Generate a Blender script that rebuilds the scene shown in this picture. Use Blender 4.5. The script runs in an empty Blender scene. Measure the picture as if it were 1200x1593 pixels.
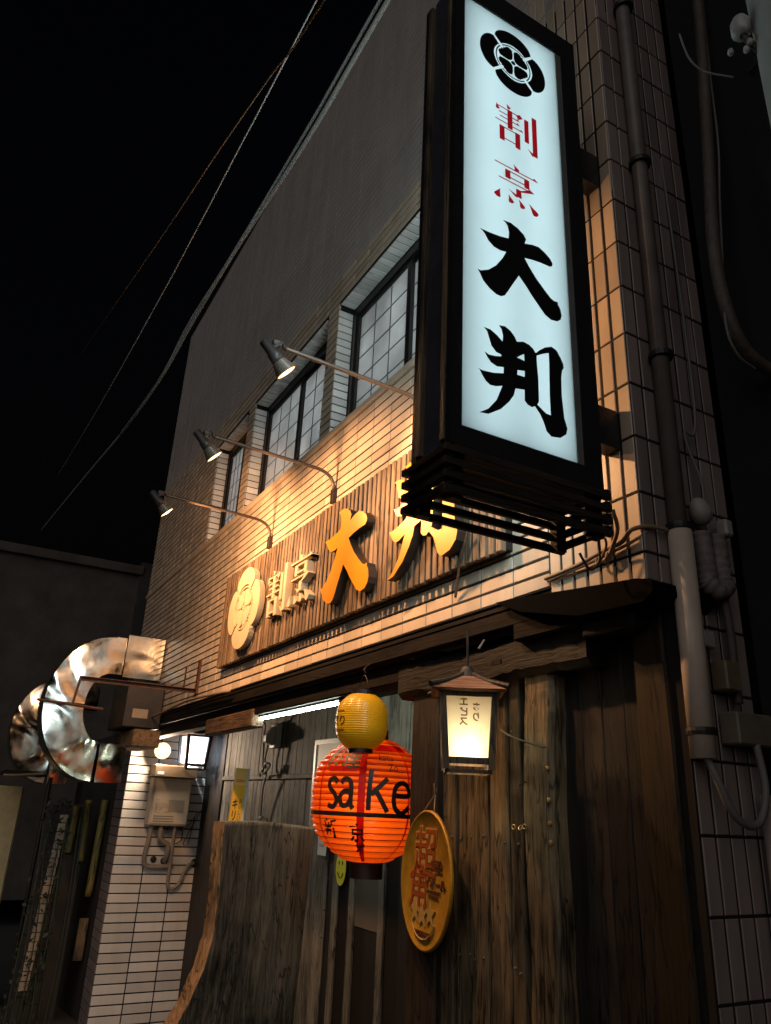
import bpy, math, random
from mathutils import Matrix, Vector
random.seed(7)
scene = bpy.context.scene
COL = scene.collection

# ------------------------------------------------------------------ camera
YAW, PITCH, ROLL = -1.0694992, 0.3783222, -0.0478070
cy_, sy_, cp_, sp_ = math.cos(YAW), math.sin(YAW), math.cos(PITCH), math.sin(PITCH)
fwd = Vector((sy_ * cp_, cy_ * cp_, sp_))
rgt = Vector((cy_, -sy_, 0))
dwn = fwd.cross(rgt)
r2 = math.cos(ROLL) * rgt + math.sin(ROLL) * dwn
d2 = -math.sin(ROLL) * rgt + math.cos(ROLL) * dwn
cam_d = bpy.data.cameras.new('camera')
cam = bpy.data.objects.new('camera', cam_d)
COL.objects.link(cam)
M = Matrix((r2, -d2, -fwd)).transposed().to_4x4()
M.translation = (0, -2.05, 1.6)
cam.matrix_world = M
cam_d.sensor_fit = 'VERTICAL'
cam_d.sensor_height = 36
cam_d.lens = 1158.70 / 1593 * 36
cam_d.clip_end = 500
cam_d.clip_start = 0.05
scene.camera = cam

# ------------------------------------------------------------------ night sky, faint glow of the street, exposure
world = bpy.data.worlds.new('World')
scene.world = world
world.use_nodes = True
wn = world.node_tree.nodes
sky = wn.new('ShaderNodeTexSky')
sky.sky_type = 'NISHITA'
sky.sun_disc = False
sky.sun_elevation = math.radians(-4.0)
sky.sun_rotation = math.radians(150)
wn['Background'].inputs['Strength'].default_value = 0.07
world.node_tree.links.new(sky.outputs[0], wn['Background'].inputs['Color'])
sun_d = bpy.data.lights.new('night_glow', 'SUN')
sun_d.energy = 0.46
sun_d.angle = math.radians(60)
sun_d.color = (1.0, 0.93, 0.90)
sun = bpy.data.objects.new('night_glow', sun_d)
COL.objects.link(sun)
sun.rotation_euler = (Vector((-0.62, 0.62, -0.48))).to_track_quat('-Z', 'Y').to_euler()
scene.view_settings.view_transform = 'Standard'
scene.view_settings.look = 'None'
scene.view_settings.exposure = 0
scene.view_settings.gamma = 1
scene.view_settings.use_curve_mapping = False
scene.cycles.max_bounces = 6
scene.cycles.sample_clamp_indirect = 4.0
scene.cycles.caustics_reflective = False
scene.cycles.caustics_refractive = False


# ------------------------------------------------------------------ object helpers
ORG = {}


def tag(o, label=None, cat=None, group=None, kind=None):
    if label: o['label'] = label
    if cat: o['category'] = cat
    if group: o['group'] = group
    if kind: o['kind'] = kind
    return o


def thing(name, label, cat, loc=(0, 0, 0), group=None, rot=None):
    o = bpy.data.objects.new(name, None)
    o.empty_display_size = 0.1
    COL.objects.link(o)
    o.location = loc
    if rot: o.rotation_euler = rot
    ORG[o.name] = Vector(loc)
    return tag(o, label, cat, group)


def org(o):
    return ORG.get(o.name, Vector((0, 0, 0)))


def link(name, me, parent=None, loc=None):
    o = bpy.data.objects.new(name, me)
    COL.objects.link(o)
    if parent is not None:
        o.parent = parent
        ORG[o.name] = org(parent)
    if loc is not None:
        o.location = Vector(loc) - (org(parent) if parent is not None else Vector((0, 0, 0)))
    return o


class MB:
    def __init__(s):
        s.v, s.f, s.smooth = [], [], False

    def add(s, vs, fs):
        n = len(s.v)
        s.v += [tuple(v) for v in vs]
        s.f += [tuple(i + n for i in f) for f in fs]
        return s

    def box(s, x0, x1, y0, y1, z0, z1, m=None):
        vs = [(x, y, z) for x in (x0, x1) for y in (y0, y1) for z in (z0, z1)]
        if m: vs = [m @ Vector(v) for v in vs]
        return s.add(vs, [(0, 1, 3, 2), (4, 6, 7, 5), (0, 4, 5, 1), (2, 3, 7, 6), (0, 2, 6, 4), (1, 5, 7, 3)])

    def cbox(s, x0, x1, y0, y1, z0, z1, c=0.004, m=None):
        """box with every edge chamfered"""
        vs, fs = [], []
        X, Y, Z = (x0, x1), (y0, y1), (z0, z1)
        sg = (1, -1)
        idx = {}
        for i in (0, 1):
            for j in (0, 1):
                for k in (0, 1):
                    for a in range(3):
                        p = [X[i] + sg[i] * c, Y[j] + sg[j] * c, Z[k] + sg[k] * c]
                        p[a] = (X[i], Y[j], Z[k])[a]
                        idx[i, j, k, a] = len(vs)
                        vs.append(Vector(p))
        for a, (u, w) in ((0, (1, 2)), (1, (0, 2)), (2, (0, 1))):
            for e in (0, 1):
                q = []
                for (b, d) in ((0, 0), (1, 0), (1, 1), (0, 1)):
                    t = [0, 0, 0]
                    t[a], t[u], t[w] = e, b, d
                    q.append(idx[(*t, a)])
                fs.append(tuple(q))
        for a in range(3):
            u, w = [t for t in range(3) if t != a]
            for b in (0, 1):
                for d in (0, 1):
                    t0, t1 = [0, 0, 0], [0, 0, 0]
                    t0[u] = t1[u] = b
                    t0[w] = t1[w] = d
                    t0[a], t1[a] = 0, 1
                    fs.append((idx[(*t0, u)], idx[(*t1, u)], idx[(*t1, w)], idx[(*t0, w)]))
        for i in (0, 1):
            for j in (0, 1):
                for k in (0, 1):
                    fs.append(tuple(idx[i, j, k, a] for a in range(3)))
        if m: vs = [m @ v for v in vs]
        return s.add(vs, fs)

    def tube(s, pts, r, n=8, cap=True):
        pts = [Vector(p) for p in pts]
        rs = r if isinstance(r, (list, tuple)) else [r] * len(pts)
        base = len(s.v)
        nrm = None
        for i, p in enumerate(pts):
            t = (pts[min(i + 1, len(pts) - 1)] - pts[max(i - 1, 0)])
            if t.length < 1e-9: t = Vector((0, 0, 1))
            t.normalize()
            if nrm is None:
                a = Vector((0, 0, 1)) if abs(t.z) < .9 else Vector((1, 0, 0))
                nrm = t.cross(a).normalized()
            else:
                nrm = (nrm - t * nrm.dot(t))
                if nrm.length < 1e-6: nrm = t.orthogonal()
                nrm.normalize()
            b = t.cross(nrm)
            for k in range(n):
                th = 2 * math.pi * k / n
                s.v.append(tuple(p + (nrm * math.cos(th) + b * math.sin(th)) * rs[i]))
        for i in range(len(pts) - 1):
            for k in range(n):
                a = base + i * n + k
                c = base + i * n + (k + 1) % n
                s.f.append((a, c, c + n, a + n))
        if cap:
            s.f.append(tuple(base + k for k in range(n))[::-1])
            s.f.append(tuple(base + (len(pts) - 1) * n + k for k in range(n)))
        return s

    def lathe(s, prof, n=32, m=None, cap=True):
        """profile [(r, z)] about the z axis"""
        base = len(s.v)
        for r, z in prof:
            for k in range(n):
                th = 2 * math.pi * k / n
                v = Vector((r * math.cos(th), r * math.sin(th), z))
                s.v.append(tuple(m @ v) if m else tuple(v))
        for i in range(len(prof) - 1):
            for k in range(n):
                a = base + i * n + k
                c = base + i * n + (k + 1) % n
                s.f.append((a, c, c + n, a + n))
        if cap:
            s.f.append(tuple(base + k for k in range(n))[::-1])
            s.f.append(tuple(base + (len(prof) - 1) * n + k for k in range(n)))
        return s

    def prism(s, poly, d0, d1, m):
        """extrude a simple polygon (2D) between d0 and d1 along local z, placed by matrix m"""
        n = len(poly)
        vs = [m @ Vector((x, y, d0)) for x, y in poly] + [m @ Vector((x, y, d1)) for x, y in poly]
        fs = [tuple(range(n))[::-1], tuple(range(n, 2 * n))]
        fs += [(i, (i + 1) % n, n + (i + 1) % n, n + i) for i in range(n)]
        return s.add(vs, fs)

    def mesh(s, name, mat, off=Vector((0, 0, 0)), smooth=None):
        me = bpy.data.meshes.new(name)
        me.from_pydata([tuple(Vector(v) - off) for v in s.v], [], s.f)
        me.update()
        if mat: me.materials.append(mat)
        if s.smooth if smooth is None else smooth:
            me.shade_smooth()
        return me

    def build(s, name, mat, parent=None, smooth=None, local=False):
        off = Vector((0, 0, 0)) if (parent is None or local) else org(parent)
        return link(name, s.mesh(name, mat, off, smooth), parent)

    def solo(s, name, mat, label, cat, group=None, smooth=None):
        return tag(s.build(name, mat, None, smooth), label, cat, group)


def curve_mesh(polys, extrude=0.0, m=None, bevel=0.0):
    """filled 2D outlines (even-odd holes) -> verts, faces"""
    c = bpy.data.curves.new('outline', 'CURVE')
    c.dimensions = '2D'
    c.fill_mode = 'BOTH' if extrude else 'FRONT'
    c.extrude = extrude
    for p in polys:
        sp = c.splines.new('POLY')
        sp.points.add(len(p) - 1)
        for i, (x, y) in enumerate(p): sp.points[i].co = (x, y, 0, 1)
        sp.use_cyclic_u = True
    return _to_mesh(c, m)


def text_mesh(body, size=1.0, extrude=0.0, m=None, bold=0.0, mirror=False, spacing=1.0, vertical=False, sx=1.0):
    if vertical:
        V, F = [], []
        for i, ch in enumerate(body):
            a, b = text_mesh(ch, size, extrude, None, bold, mirror, 1.0, False, sx)
            n = len(V)
            V += [Vector((v[0], v[1] + ((len(body) - 1) / 2 - i) * size * 1.02, v[2])) for v in a]
            F += [tuple(k + n for k in f) for f in b]
        if m: V = [m @ v for v in V]
        return [tuple(v) for v in V], F
    c = bpy.data.curves.new('text', 'FONT')
    c.body = body
    c.size = size
    c.extrude = extrude
    c.offset = bold
    c.space_character = spacing
    vs, fs = _to_mesh(c, None)
    if not vs: return [], []
    xs = [v[0] for v in vs]
    ys = [v[1] for v in vs]
    cx, cy = (min(xs) + max(xs)) / 2, (min(ys) + max(ys)) / 2
    k = -1 if mirror else 1
    out = [Vector(((v[0] - cx) * k * sx, v[1] - cy, v[2])) for v in vs]
    if m: out = [m @ v for v in out]
    return [tuple(v) for v in out], fs


def _to_mesh(c, m):
    o = bpy.data.objects.new('tmp', c)
    COL.objects.link(o)
    dg = bpy.context.evaluated_depsgraph_get()
    me = bpy.data.meshes.new_from_object(o.evaluated_get(dg))
    vs = [(m @ v.co) if m else v.co.copy() for v in me.vertices]
    fs = [tuple(p.vertices) for p in me.polygons]
    COL.objects.unlink(o)
    bpy.data.objects.remove(o)
    bpy.data.meshes.remove(me)
    return [tuple(v) for v in vs], fs


def basis(ax, ay, loc):
    """matrix: local x -> ax, local y -> ay, local z -> normal, at loc"""
    ax, ay = Vector(ax).normalized(), Vector(ay).normalized()
    az = ax.cross(ay)
    m = Matrix((ax, ay, az)).transposed().to_4x4()
    m.translation = loc
    return m


def FACE_STREET(loc): return basis((1, 0, 0), (0, 0, 1), loc)      # normal -Y
def FACE_EAST(loc): return basis((0, 1, 0), (0, 0, 1), loc)        # normal +X


def smooth_path(pts, n=6):
    """Catmull-Rom through the points"""
    P = [Vector(p) for p in pts]
    out = []
    for i in range(len(P) - 1):
        a, b, c, d = P[max(i - 1, 0)], P[i], P[i + 1], P[min(i + 2, len(P) - 1)]
        for k in range(n):
            t = k / n
            out.append(0.5 * ((2 * b) + (c - a) * t + (2 * a - 5 * b + 4 * c - d) * t * t + (3 * b - a - 3 * c + d) * t ** 3))
    out.append(P[-1])
    return out


# ------------------------------------------------------------------ materials
def new_mat(name):
    m = bpy.data.materials.new(name)
    m.use_nodes = True
    nt = m.node_tree
    return m, nt, nt.nodes['Principled BSDF']


def N(nt, t, **kw):
    n = nt.nodes.new(t)
    for k, v in kw.items():
        if k in n.inputs: n.inputs[k].default_value = v
        else: setattr(n, k, v)
    return n


def L(nt, a, b): nt.links.new(a, b)


def plain(name, col, rough=0.6, metal=0.0, spec=0.5, noise=0.0, nscale=8.0, bump=0.0, bscale=60.0):
    m, nt, b = new_mat(name)
    b.inputs['Base Color'].default_value = (*col, 1)
    b.inputs['Roughness'].default_value = rough
    b.inputs['Metallic'].default_value = metal
    b.inputs['Specular IOR Level'].default_value = spec
    tc = N(nt, 'ShaderNodeTexCoord')
    if noise:
        n = N(nt, 'ShaderNodeTexNoise', Scale=nscale, Detail=6.0, Roughness=0.65)
        L(nt, tc.outputs['Object'], n.inputs['Vector'])
        r = N(nt, 'ShaderNodeValToRGB')
        r.color_ramp.elements[0].position, r.color_ramp.elements[1].position = 0.3, 0.72
        r.color_ramp.elements[0].color = (*[c * (1 - noise) for c in col], 1)
        r.color_ramp.elements[1].color = (*[min(1, c * (1 + noise * .5)) for c in col], 1)
        L(nt, n.outputs['Fac'], r.inputs['Fac'])
        L(nt, r.outputs[0], b.inputs['Base Color'])
    if bump:
        n2 = N(nt, 'ShaderNodeTexNoise', Scale=bscale, Detail=5.0)
        L(nt, tc.outputs['Object'], n2.inputs['Vector'])
        bp = N(nt, 'ShaderNodeBump', Strength=bump, Distance=0.01)
        L(nt, n2.outputs['Fac'], bp.inputs['Height'])
        L(nt, bp.outputs[0], b.inputs['Normal'])
    return m


def tile_mat(name, col, rough=0.35, dirt=(0.28, 0.22, 0.16), dirt_amt=0.55, vary=0.20, dscale=1.3):
    """glazed tile: a shade of its own per tile, streaky grime, slight gloss"""
    m, nt, b = new_mat(name)
    oi = N(nt, 'ShaderNodeObjectInfo')
    ge = N(nt, 'ShaderNodeNewGeometry')
    add = N(nt, 'ShaderNodeMath', operation='ADD')
    L(nt, oi.outputs['Random'], add.inputs[0])
    L(nt, ge.outputs['Random Per Island'], add.inputs[1])
    fr = N(nt, 'ShaderNodeMath', operation='FRACT')
    L(nt, add.outputs[0], fr.inputs[0])
    mr = N(nt, 'ShaderNodeMapRange')
    mr.inputs['To Min'].default_value = 1 - vary
    mr.inputs['To Max'].default_value = 1 + vary * .6
    L(nt, fr.outputs[0], mr.inputs['Value'])
    mp = N(nt, 'ShaderNodeMapping')
    mp.inputs['Scale'].default_value = (3.0, 3.0, 0.7)
    L(nt, ge.outputs['Position'], mp.inputs['Vector'])
    n = N(nt, 'ShaderNodeTexNoise', Scale=dscale, Detail=8.0, Roughness=0.7)
    L(nt, mp.outputs[0], n.inputs['Vector'])
    r = N(nt, 'ShaderNodeValToRGB')
    r.color_ramp.elements[0].position, r.color_ramp.elements[1].position = 0.42, 0.75
    r.color_ramp.elements[0].color = (0, 0, 0, 1)
    r.color_ramp.elements[1].color = (dirt_amt, dirt_amt, dirt_amt, 1)
    L(nt, n.outputs['Fac'], r.inputs['Fac'])
    mx = N(nt, 'ShaderNodeMix', data_type='RGBA')
    mx.inputs[6].default_value = (*col, 1)
    mx.inputs[7].default_value = (*dirt, 1)
    L(nt, r.outputs[0], mx.inputs[0])
    mu = N(nt, 'ShaderNodeVectorMath', operation='SCALE')
    L(nt, mx.outputs[2], mu.inputs[0])
    L(nt, mr.outputs[0], mu.inputs['Scale'])
    L(nt, mu.outputs[0], b.inputs['Base Color'])
    b.inputs['Roughness'].default_value = rough
    n2 = N(nt, 'ShaderNodeTexNoise', Scale=90.0, Detail=3.0)
    L(nt, ge.outputs['Position'], n2.inputs['Vector'])
    bp = N(nt, 'ShaderNodeBump', Strength=0.12, Distance=0.004)
    L(nt, n2.outputs['Fac'], bp.inputs['Height'])
    L(nt, bp.outputs[0], b.inputs['Normal'])
    return m


def wood_mat(name, c_dark, c_light, axis=2, scale=1.0, rough=0.65, bump=0.5, contrast=(0.41, 0.60), spec=0.3, stretch=1.8):
    """grain stretched along one axis, shifted per object"""
    m, nt, b = new_mat(name)
    tc = N(nt, 'ShaderNodeTexCoord')
    oi = N(nt, 'ShaderNodeObjectInfo')
    sh = N(nt, 'ShaderNodeVectorMath', operation='SCALE')
    sh.inputs[0].default_value = (7.3, 5.1, 9.7)
    L(nt, oi.outputs['Random'], sh.inputs['Scale'])
    ad = N(nt, 'ShaderNodeVectorMath', operation='ADD')
    L(nt, tc.outputs['Object'], ad.inputs[0])
    L(nt, sh.outputs[0], ad.inputs[1])
    mp = N(nt, 'ShaderNodeMapping')
    s = [34.0 * scale] * 3
    s[axis] = stretch * scale
    mp.inputs['Scale'].default_value = s
    L(nt, ad.outputs[0], mp.inputs['Vector'])
    n = N(nt, 'ShaderNodeTexNoise', Scale=1.0, Detail=8.0, Roughness=0.68, Distortion=1.2)
    L(nt, mp.outputs[0], n.inputs['Vector'])
    big = N(nt, 'ShaderNodeTexNoise', Scale=2.3 * scale, Detail=4.0)
    L(nt, ad.outputs[0], big.inputs['Vector'])
    mi = N(nt, 'ShaderNodeMath', operation='MULTIPLY_ADD')
    mi.inputs[1].default_value = 0.40
    L(nt, big.outputs['Fac'], mi.inputs[0])
    mp2 = N(nt, 'ShaderNodeMapping')
    s2 = [85.0 * scale] * 3
    s2[axis] = 3.0 * stretch * scale
    mp2.inputs['Scale'].default_value = s2
    L(nt, ad.outputs[0], mp2.inputs['Vector'])
    nf = N(nt, 'ShaderNodeTexNoise', Scale=1.0, Detail=6.0, Roughness=0.7, Distortion=0.4)
    L(nt, mp2.outputs[0], nf.inputs['Vector'])
    fmix = N(nt, 'ShaderNodeMix')
    fmix.inputs[0].default_value = 0.5
    L(nt, n.outputs['Fac'], fmix.inputs[2])
    L(nt, nf.outputs['Fac'], fmix.inputs[3])
    sc = N(nt, 'ShaderNodeMath', operation='MULTIPLY')
    sc.inputs[1].default_value = 0.62
    L(nt, fmix.outputs[0], sc.inputs[0])
    L(nt, sc.outputs[0], mi.inputs[2])
    r = N(nt, 'ShaderNodeValToRGB')
    r.color_ramp.elements[0].position, r.color_ramp.elements[1].position = contrast
    r.color_ramp.elements[0].color = (*c_dark, 1)
    r.color_ramp.elements[1].color = (*c_light, 1)
    L(nt, mi.outputs[0], r.inputs['Fac'])
    mr = N(nt, 'ShaderNodeMapRange')
    mr.inputs['To Min'].default_value = 0.72
    mr.inputs['To Max'].default_value = 1.2
    L(nt, oi.outputs['Random'], mr.inputs['Value'])
    mu = N(nt, 'ShaderNodeVectorMath', operation='SCALE')
    L(nt, r.outputs[0], mu.inputs[0])
    L(nt, mr.outputs[0], mu.inputs['Scale'])
    mp3 = N(nt, 'ShaderNodeMapping')
    s3 = [15.0 * scale] * 3
    s3[axis] = 0.75 * stretch * scale
    mp3.inputs['Scale'].default_value = s3
    L(nt, ad.outputs[0], mp3.inputs['Vector'])
    nc = N(nt, 'ShaderNodeTexNoise', Scale=1.0, Detail=3.0, Roughness=0.55, Distortion=0.5)
    L(nt, mp3.outputs[0], nc.inputs['Vector'])
    cd_ = N(nt, 'ShaderNodeMath', operation='SUBTRACT'); cd_.inputs[1].default_value = 0.5
    L(nt, nc.outputs['Fac'], cd_.inputs[0])
    ca = N(nt, 'ShaderNodeMath', operation='ABSOLUTE'); L(nt, cd_.outputs[0], ca.inputs[0])
    cm = N(nt, 'ShaderNodeMapRange')
    cm.inputs['From Min'].default_value = 0.004; cm.inputs['From Max'].default_value = 0.020
    cm.inputs['To Min'].default_value = 0.22; cm.inputs['To Max'].default_value = 1.0
    L(nt, ca.outputs[0], cm.inputs['Value'])
    mu2 = N(nt, 'ShaderNodeVectorMath', operation='SCALE')
    L(nt, mu.outputs[0], mu2.inputs[0]); L(nt, cm.outputs[0], mu2.inputs['Scale'])
    L(nt, mu2.outputs[0], b.inputs['Base Color'])
    b.inputs['Roughness'].default_value = rough
    b.inputs['Specular IOR Level'].default_value = spec
    bp = N(nt, 'ShaderNodeBump', Strength=bump, Distance=0.010)
    L(nt, fmix.outputs[0], bp.inputs['Height'])
    L(nt, bp.outputs[0], b.inputs['Normal'])
    return m


def emit_mat(name, col, strength):
    m, nt, b = new_mat(name)
    b.inputs['Base Color'].default_value = (0, 0, 0, 1)
    b.inputs['Emission Color'].default_value = (*col, 1)
    b.inputs['Emission Strength'].default_value = strength
    b.inputs['Roughness'].default_value = 0.3
    return m


def paper_mat(name, col, trans=0.6, rough=0.4, spec=0.3, lo=0.8, hi=1.15, nscale=9.0):
    """thin paper or vinyl that lets the lamp inside shine through"""
    m, nt, b = new_mat(name)
    b.inputs['Base Color'].default_value = (*col, 1)
    b.inputs['Roughness'].default_value = rough
    b.inputs['Specular IOR Level'].default_value = spec
    t = N(nt, 'ShaderNodeBsdfTranslucent')
    t.inputs['Color'].default_value = (*col, 1)
    mx = N(nt, 'ShaderNodeMixShader')
    mx.inputs[0].default_value = trans
    L(nt, b.outputs[0], mx.inputs[1])
    L(nt, t.outputs[0], mx.inputs[2])
    L(nt, mx.outputs[0], nt.nodes['Material Output'].inputs['Surface'])
    tc = N(nt, 'ShaderNodeTexCoord')
    n = N(nt, 'ShaderNodeTexNoise', Scale=nscale, Detail=5.0)
    L(nt, tc.outputs['Object'], n.inputs['Vector'])
    mr = N(nt, 'ShaderNodeMapRange')
    mr.inputs['To Min'].default_value = lo
    mr.inputs['To Max'].default_value = hi
    L(nt, n.outputs['Fac'], mr.inputs['Value'])
    mu = N(nt, 'ShaderNodeVectorMath', operation='SCALE')
    mu.inputs[0].default_value = col
    L(nt, mr.outputs[0], mu.inputs['Scale'])
    L(nt, mu.outputs[0], t.inputs['Color'])
    L(nt, mu.outputs[0], b.inputs['Base Color'])
    return m


MT = {}
MT['tile'] = tile_mat('cream_tile', (0.62, 0.50, 0.37), 0.33)
MT['tile_upper'] = tile_mat('unlit_tile', (0.46, 0.41, 0.37), 0.6, dirt=(0.26, 0.24, 0.23), dirt_amt=0.7, vary=0.05)  # same cream tile, greyed and darkened in colour for the unlit upper wall
MT['tile_white'] = tile_mat('white_tile', (0.74, 0.71, 0.66), 0.3, dirt_amt=0.3)
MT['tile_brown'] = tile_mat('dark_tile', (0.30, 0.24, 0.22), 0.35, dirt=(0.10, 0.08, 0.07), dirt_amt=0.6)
MT['mortar'] = plain('mortar', (0.010, 0.007, 0.006), 0.9, noise=0.4, nscale=14)
MT['mortar_grey'] = plain('blended_mortar', (0.38, 0.34, 0.31), 0.9, noise=0.4, nscale=3)  # pale like the tile, so joints blur out as on an unlit wall
MT['render_dark'] = plain('rendered_wall', (0.05, 0.045, 0.04), 0.9, noise=0.4, nscale=2)
MT['wood_black'] = wood_mat('black_stained_wood', (0.010, 0.008, 0.007), (0.035, 0.026, 0.020), rough=0.55)
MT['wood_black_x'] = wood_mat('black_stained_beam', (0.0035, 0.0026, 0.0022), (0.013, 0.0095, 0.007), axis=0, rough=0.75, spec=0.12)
MT['wood_black_y'] = wood_mat('black_stained_rail', (0.010, 0.008, 0.007), (0.035, 0.026, 0.020), axis=1, rough=0.6)
MT['wood_old'] = wood_mat('weathered_plank', (0.012, 0.009, 0.006), (0.165, 0.122, 0.072), rough=0.6, bump=0.8)
MT['wood_post'] = wood_mat('weathered_post', (0.020, 0.014, 0.008), (0.30, 0.21, 0.115), rough=0.45, bump=1.0)
MT['wood_log'] = wood_mat('round_log', (0.002, 0.0015, 0.001), (0.011, 0.0075, 0.0045), axis=0, rough=0.6, bump=0.9)
MT['wood_grey'] = wood_mat('greyed_board', (0.04, 0.037, 0.031), (0.24, 0.225, 0.19), rough=0.7, bump=0.7)
MT['wood_slab'] = wood_mat('silvered_slab', (0.010, 0.008, 0.005), (0.165, 0.140, 0.095), rough=0.75, bump=1.0, scale=0.9, contrast=(0.40, 0.64), stretch=2.6)
MT['wood_slat'] = wood_mat('sign_slat', (0.10, 0.062, 0.036), (0.24, 0.165, 0.105), rough=0.55, bump=0.4)
MT['slat_back'] = plain('sign_backing', (0.012, 0.008, 0.006), 0.8, noise=0.4)
MT['cream'] = plain('cream_foam', (0.50, 0.40, 0.26), 0.6, noise=0.10, nscale=5, bump=0.15)
MT['gold'] = plain('gold_face', (0.60, 0.25, 0.010), 0.36, metal=0.1, spec=0.35, noise=0.07, nscale=3)
MT['letter_side'] = plain('letter_side', (0.025, 0.017, 0.012), 0.5)
MT['iron_black'] = plain('black_iron', (0.012, 0.012, 0.014), 0.45, metal=0.0, noise=0.4, nscale=9, bump=0.2)
MT['steel_dark'] = plain('dark_steel', (0.05, 0.04, 0.035), 0.4, metal=0.7, noise=0.3)
MT['rust'] = plain('rusty_iron', (0.09, 0.04, 0.025), 0.7, metal=0.3, noise=0.5, nscale=14, bump=0.3)
MT['alu'] = plain('aluminium', (0.45, 0.47, 0.46), 0.4, metal=0.8, noise=0.15)
MT['sign_front'] = paper_mat('acrylic_panel', (0.74, 0.865, 0.89), 0.92, 0.25, 0.4, 0.93, 1.03, 3.0)
MT['sign_back'] = emit_mat('lit_panel_rear', (0.62, 0.80, 0.85), 12.0)
MT['ink'] = plain('black_vinyl', (0.006, 0.006, 0.007), 0.4)
MT['ink_red'] = emit_mat('red_vinyl', (0.24, 0.004, 0.008), 1.0)
MT['shoji'] = paper_mat('window_paper', (0.60, 0.61, 0.60), 0.5, 0.25, 0.6, 0.55, 1.2, 3.5)
MT['bronze'] = plain('window_frame', (0.016, 0.013, 0.012), 0.4, metal=0.3)
MT['muntin'] = plain('muntin', (0.13, 0.135, 0.14), 0.5)
MT['pvc'] = plain('grey_pvc_pipe', (0.36, 0.30, 0.255), 0.42, noise=0.25, nscale=4)
MT['pvc_white'] = plain('white_plastic', (0.36, 0.34, 0.31), 0.45, noise=0.2)
MT['tape'] = plain('wrapping_tape', (0.20, 0.165, 0.155), 0.7, noise=0.4, nscale=12, bump=0.6, bscale=25)
MT['rubber'] = plain('black_cable', (0.015, 0.014, 0.014), 0.5)
MT['cable_grey'] = plain('grey_cable', (0.17, 0.16, 0.15), 0.55)
MT['cable_tan'] = plain('tan_cable', (0.23, 0.15, 0.09), 0.6)
MT['conduit'] = plain('flexible_conduit', (0.10, 0.075, 0.06), 0.6, noise=0.4, nscale=10, bump=0.4)
MT['heater'] = plain('painted_steel', (0.52, 0.47, 0.38), 0.4, noise=0.08)
MT['heater_cap'] = plain('brushed_cover', (0.42, 0.31, 0.20), 0.32, metal=0.6, noise=0.2)
MT['label_ink'] = plain('label_print', (0.16, 0.13, 0.11), 0.6)
MT['lag'] = plain('pipe_lagging', (0.30, 0.26, 0.21), 0.7, noise=0.3, nscale=20, bump=0.4)
MT['yellow'] = paper_mat('yellow_vinyl', (0.54, 0.315, 0.010), 0.25, 0.28, 0.5)
MT['orange'] = paper_mat('orange_vinyl', (0.95, 0.17, 0.012), 0.62, 0.32, 0.5)
MT['orange_lit'] = paper_mat('amber_vinyl', (0.88, 0.155, 0.010), 0.6, 0.22, 0.6)
MT['red_paint'] = paper_mat('red_lantern_paint', (0.55, 0.012, 0.008), 0.5, 0.3, 0.5)
MT['lantern_ink'] = plain('lantern_ink', (0.02, 0.007, 0.004), 0.5)
MT['washi'] = paper_mat('lamp_paper', (0.86, 0.79, 0.60), 0.62, 0.5, 0.2)
MT['milk'] = paper_mat('milky_panel', (0.85, 0.90, 0.95), 0.62, 0.4, 0.3)
MT['lamp_wood'] = wood_mat('lamp_frame_wood', (0.035, 0.022, 0.013), (0.14, 0.085, 0.045), rough=0.5)
MT['lamp_roof'] = wood_mat('lamp_roof_wood', (0.10, 0.045, 0.025), (0.32, 0.16, 0.09), axis=0, rough=0.6, scale=1.5)
MT['plate'] = plain('mustard_plate', (0.40, 0.215, 0.018), 0.42, metal=0.2, noise=0.5, nscale=7, bump=.15)
MT['plate_red'] = plain('brick_red_paint', (0.24, 0.05, 0.010), 0.4)
MT['plate_pale'] = plain('pale_gold_paint', (0.50, 0.33, 0.11), 0.35, metal=0.3)
MT['plate_dark'] = plain('dark_brown_paint', (0.10, 0.035, 0.015), 0.45)
MT['stainless'] = plain('stainless', (0.72, 0.70, 0.66), 0.10, metal=1.0, noise=0.15, nscale=5, bump=0.0)
MT['tube'] = emit_mat('fluorescent_tube', (0.84, 1.0, 0.82), 70.0)
MT['bulb'] = emit_mat('flood_bulb', (1.0, 0.60, 0.24), 6.0)
MT['bulb_white'] = emit_mat('spot_bulb', (1.0, 0.74, 0.38), 2.3)
MT['shade'] = plain('lamp_housing', (0.035, 0.03, 0.028), 0.45, noise=0.3)
MT['shade_rib'] = plain('ribbed_reflector', (0.16, 0.13, 0.10), 0.4, metal=0.3)
MT['arm'] = plain('lamp_arm', (0.10, 0.07, 0.05), 0.4, metal=0.4)
MT['bamboo'] = wood_mat('bamboo', (0.09, 0.075, 0.02), (0.30, 0.24, 0.07), rough=0.45, bump=0.3, scale=0.6)
MT['asphalt'] = plain('asphalt', (0.05, 0.05, 0.05), 0.85, noise=0.3, nscale=30, bump=0.5, bscale=200)
MT['pole'] = plain('concrete_pole', (0.42, 0.42, 0.40), 0.8, noise=0.2, nscale=6, bump=0.2)
MT['porcelain'] = plain('porcelain', (0.48, 0.48, 0.46), 0.35, noise=.4, nscale=25)
MT['far_wall'] = plain('far_wall', (0.10, 0.085, 0.07), 0.9, noise=0.5, nscale=0.8)
MT['paper_note'] = plain('paper_note', (0.62, 0.64, 0.62), 0.6)
MT['smile'] = plain('yellow_sticker', (0.75, 0.66, 0.03), 0.5)
MT['kirin_y'] = plain('poster_yellow', (0.78, 0.46, 0.04), 0.45, noise=0.1)
MT['kirin_w'] = plain('poster_white', (0.75, 0.72, 0.62), 0.45)
MT['kirin_edge'] = plain('poster_edge', (0.45, 0.58, 0.62), 0.5)
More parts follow.
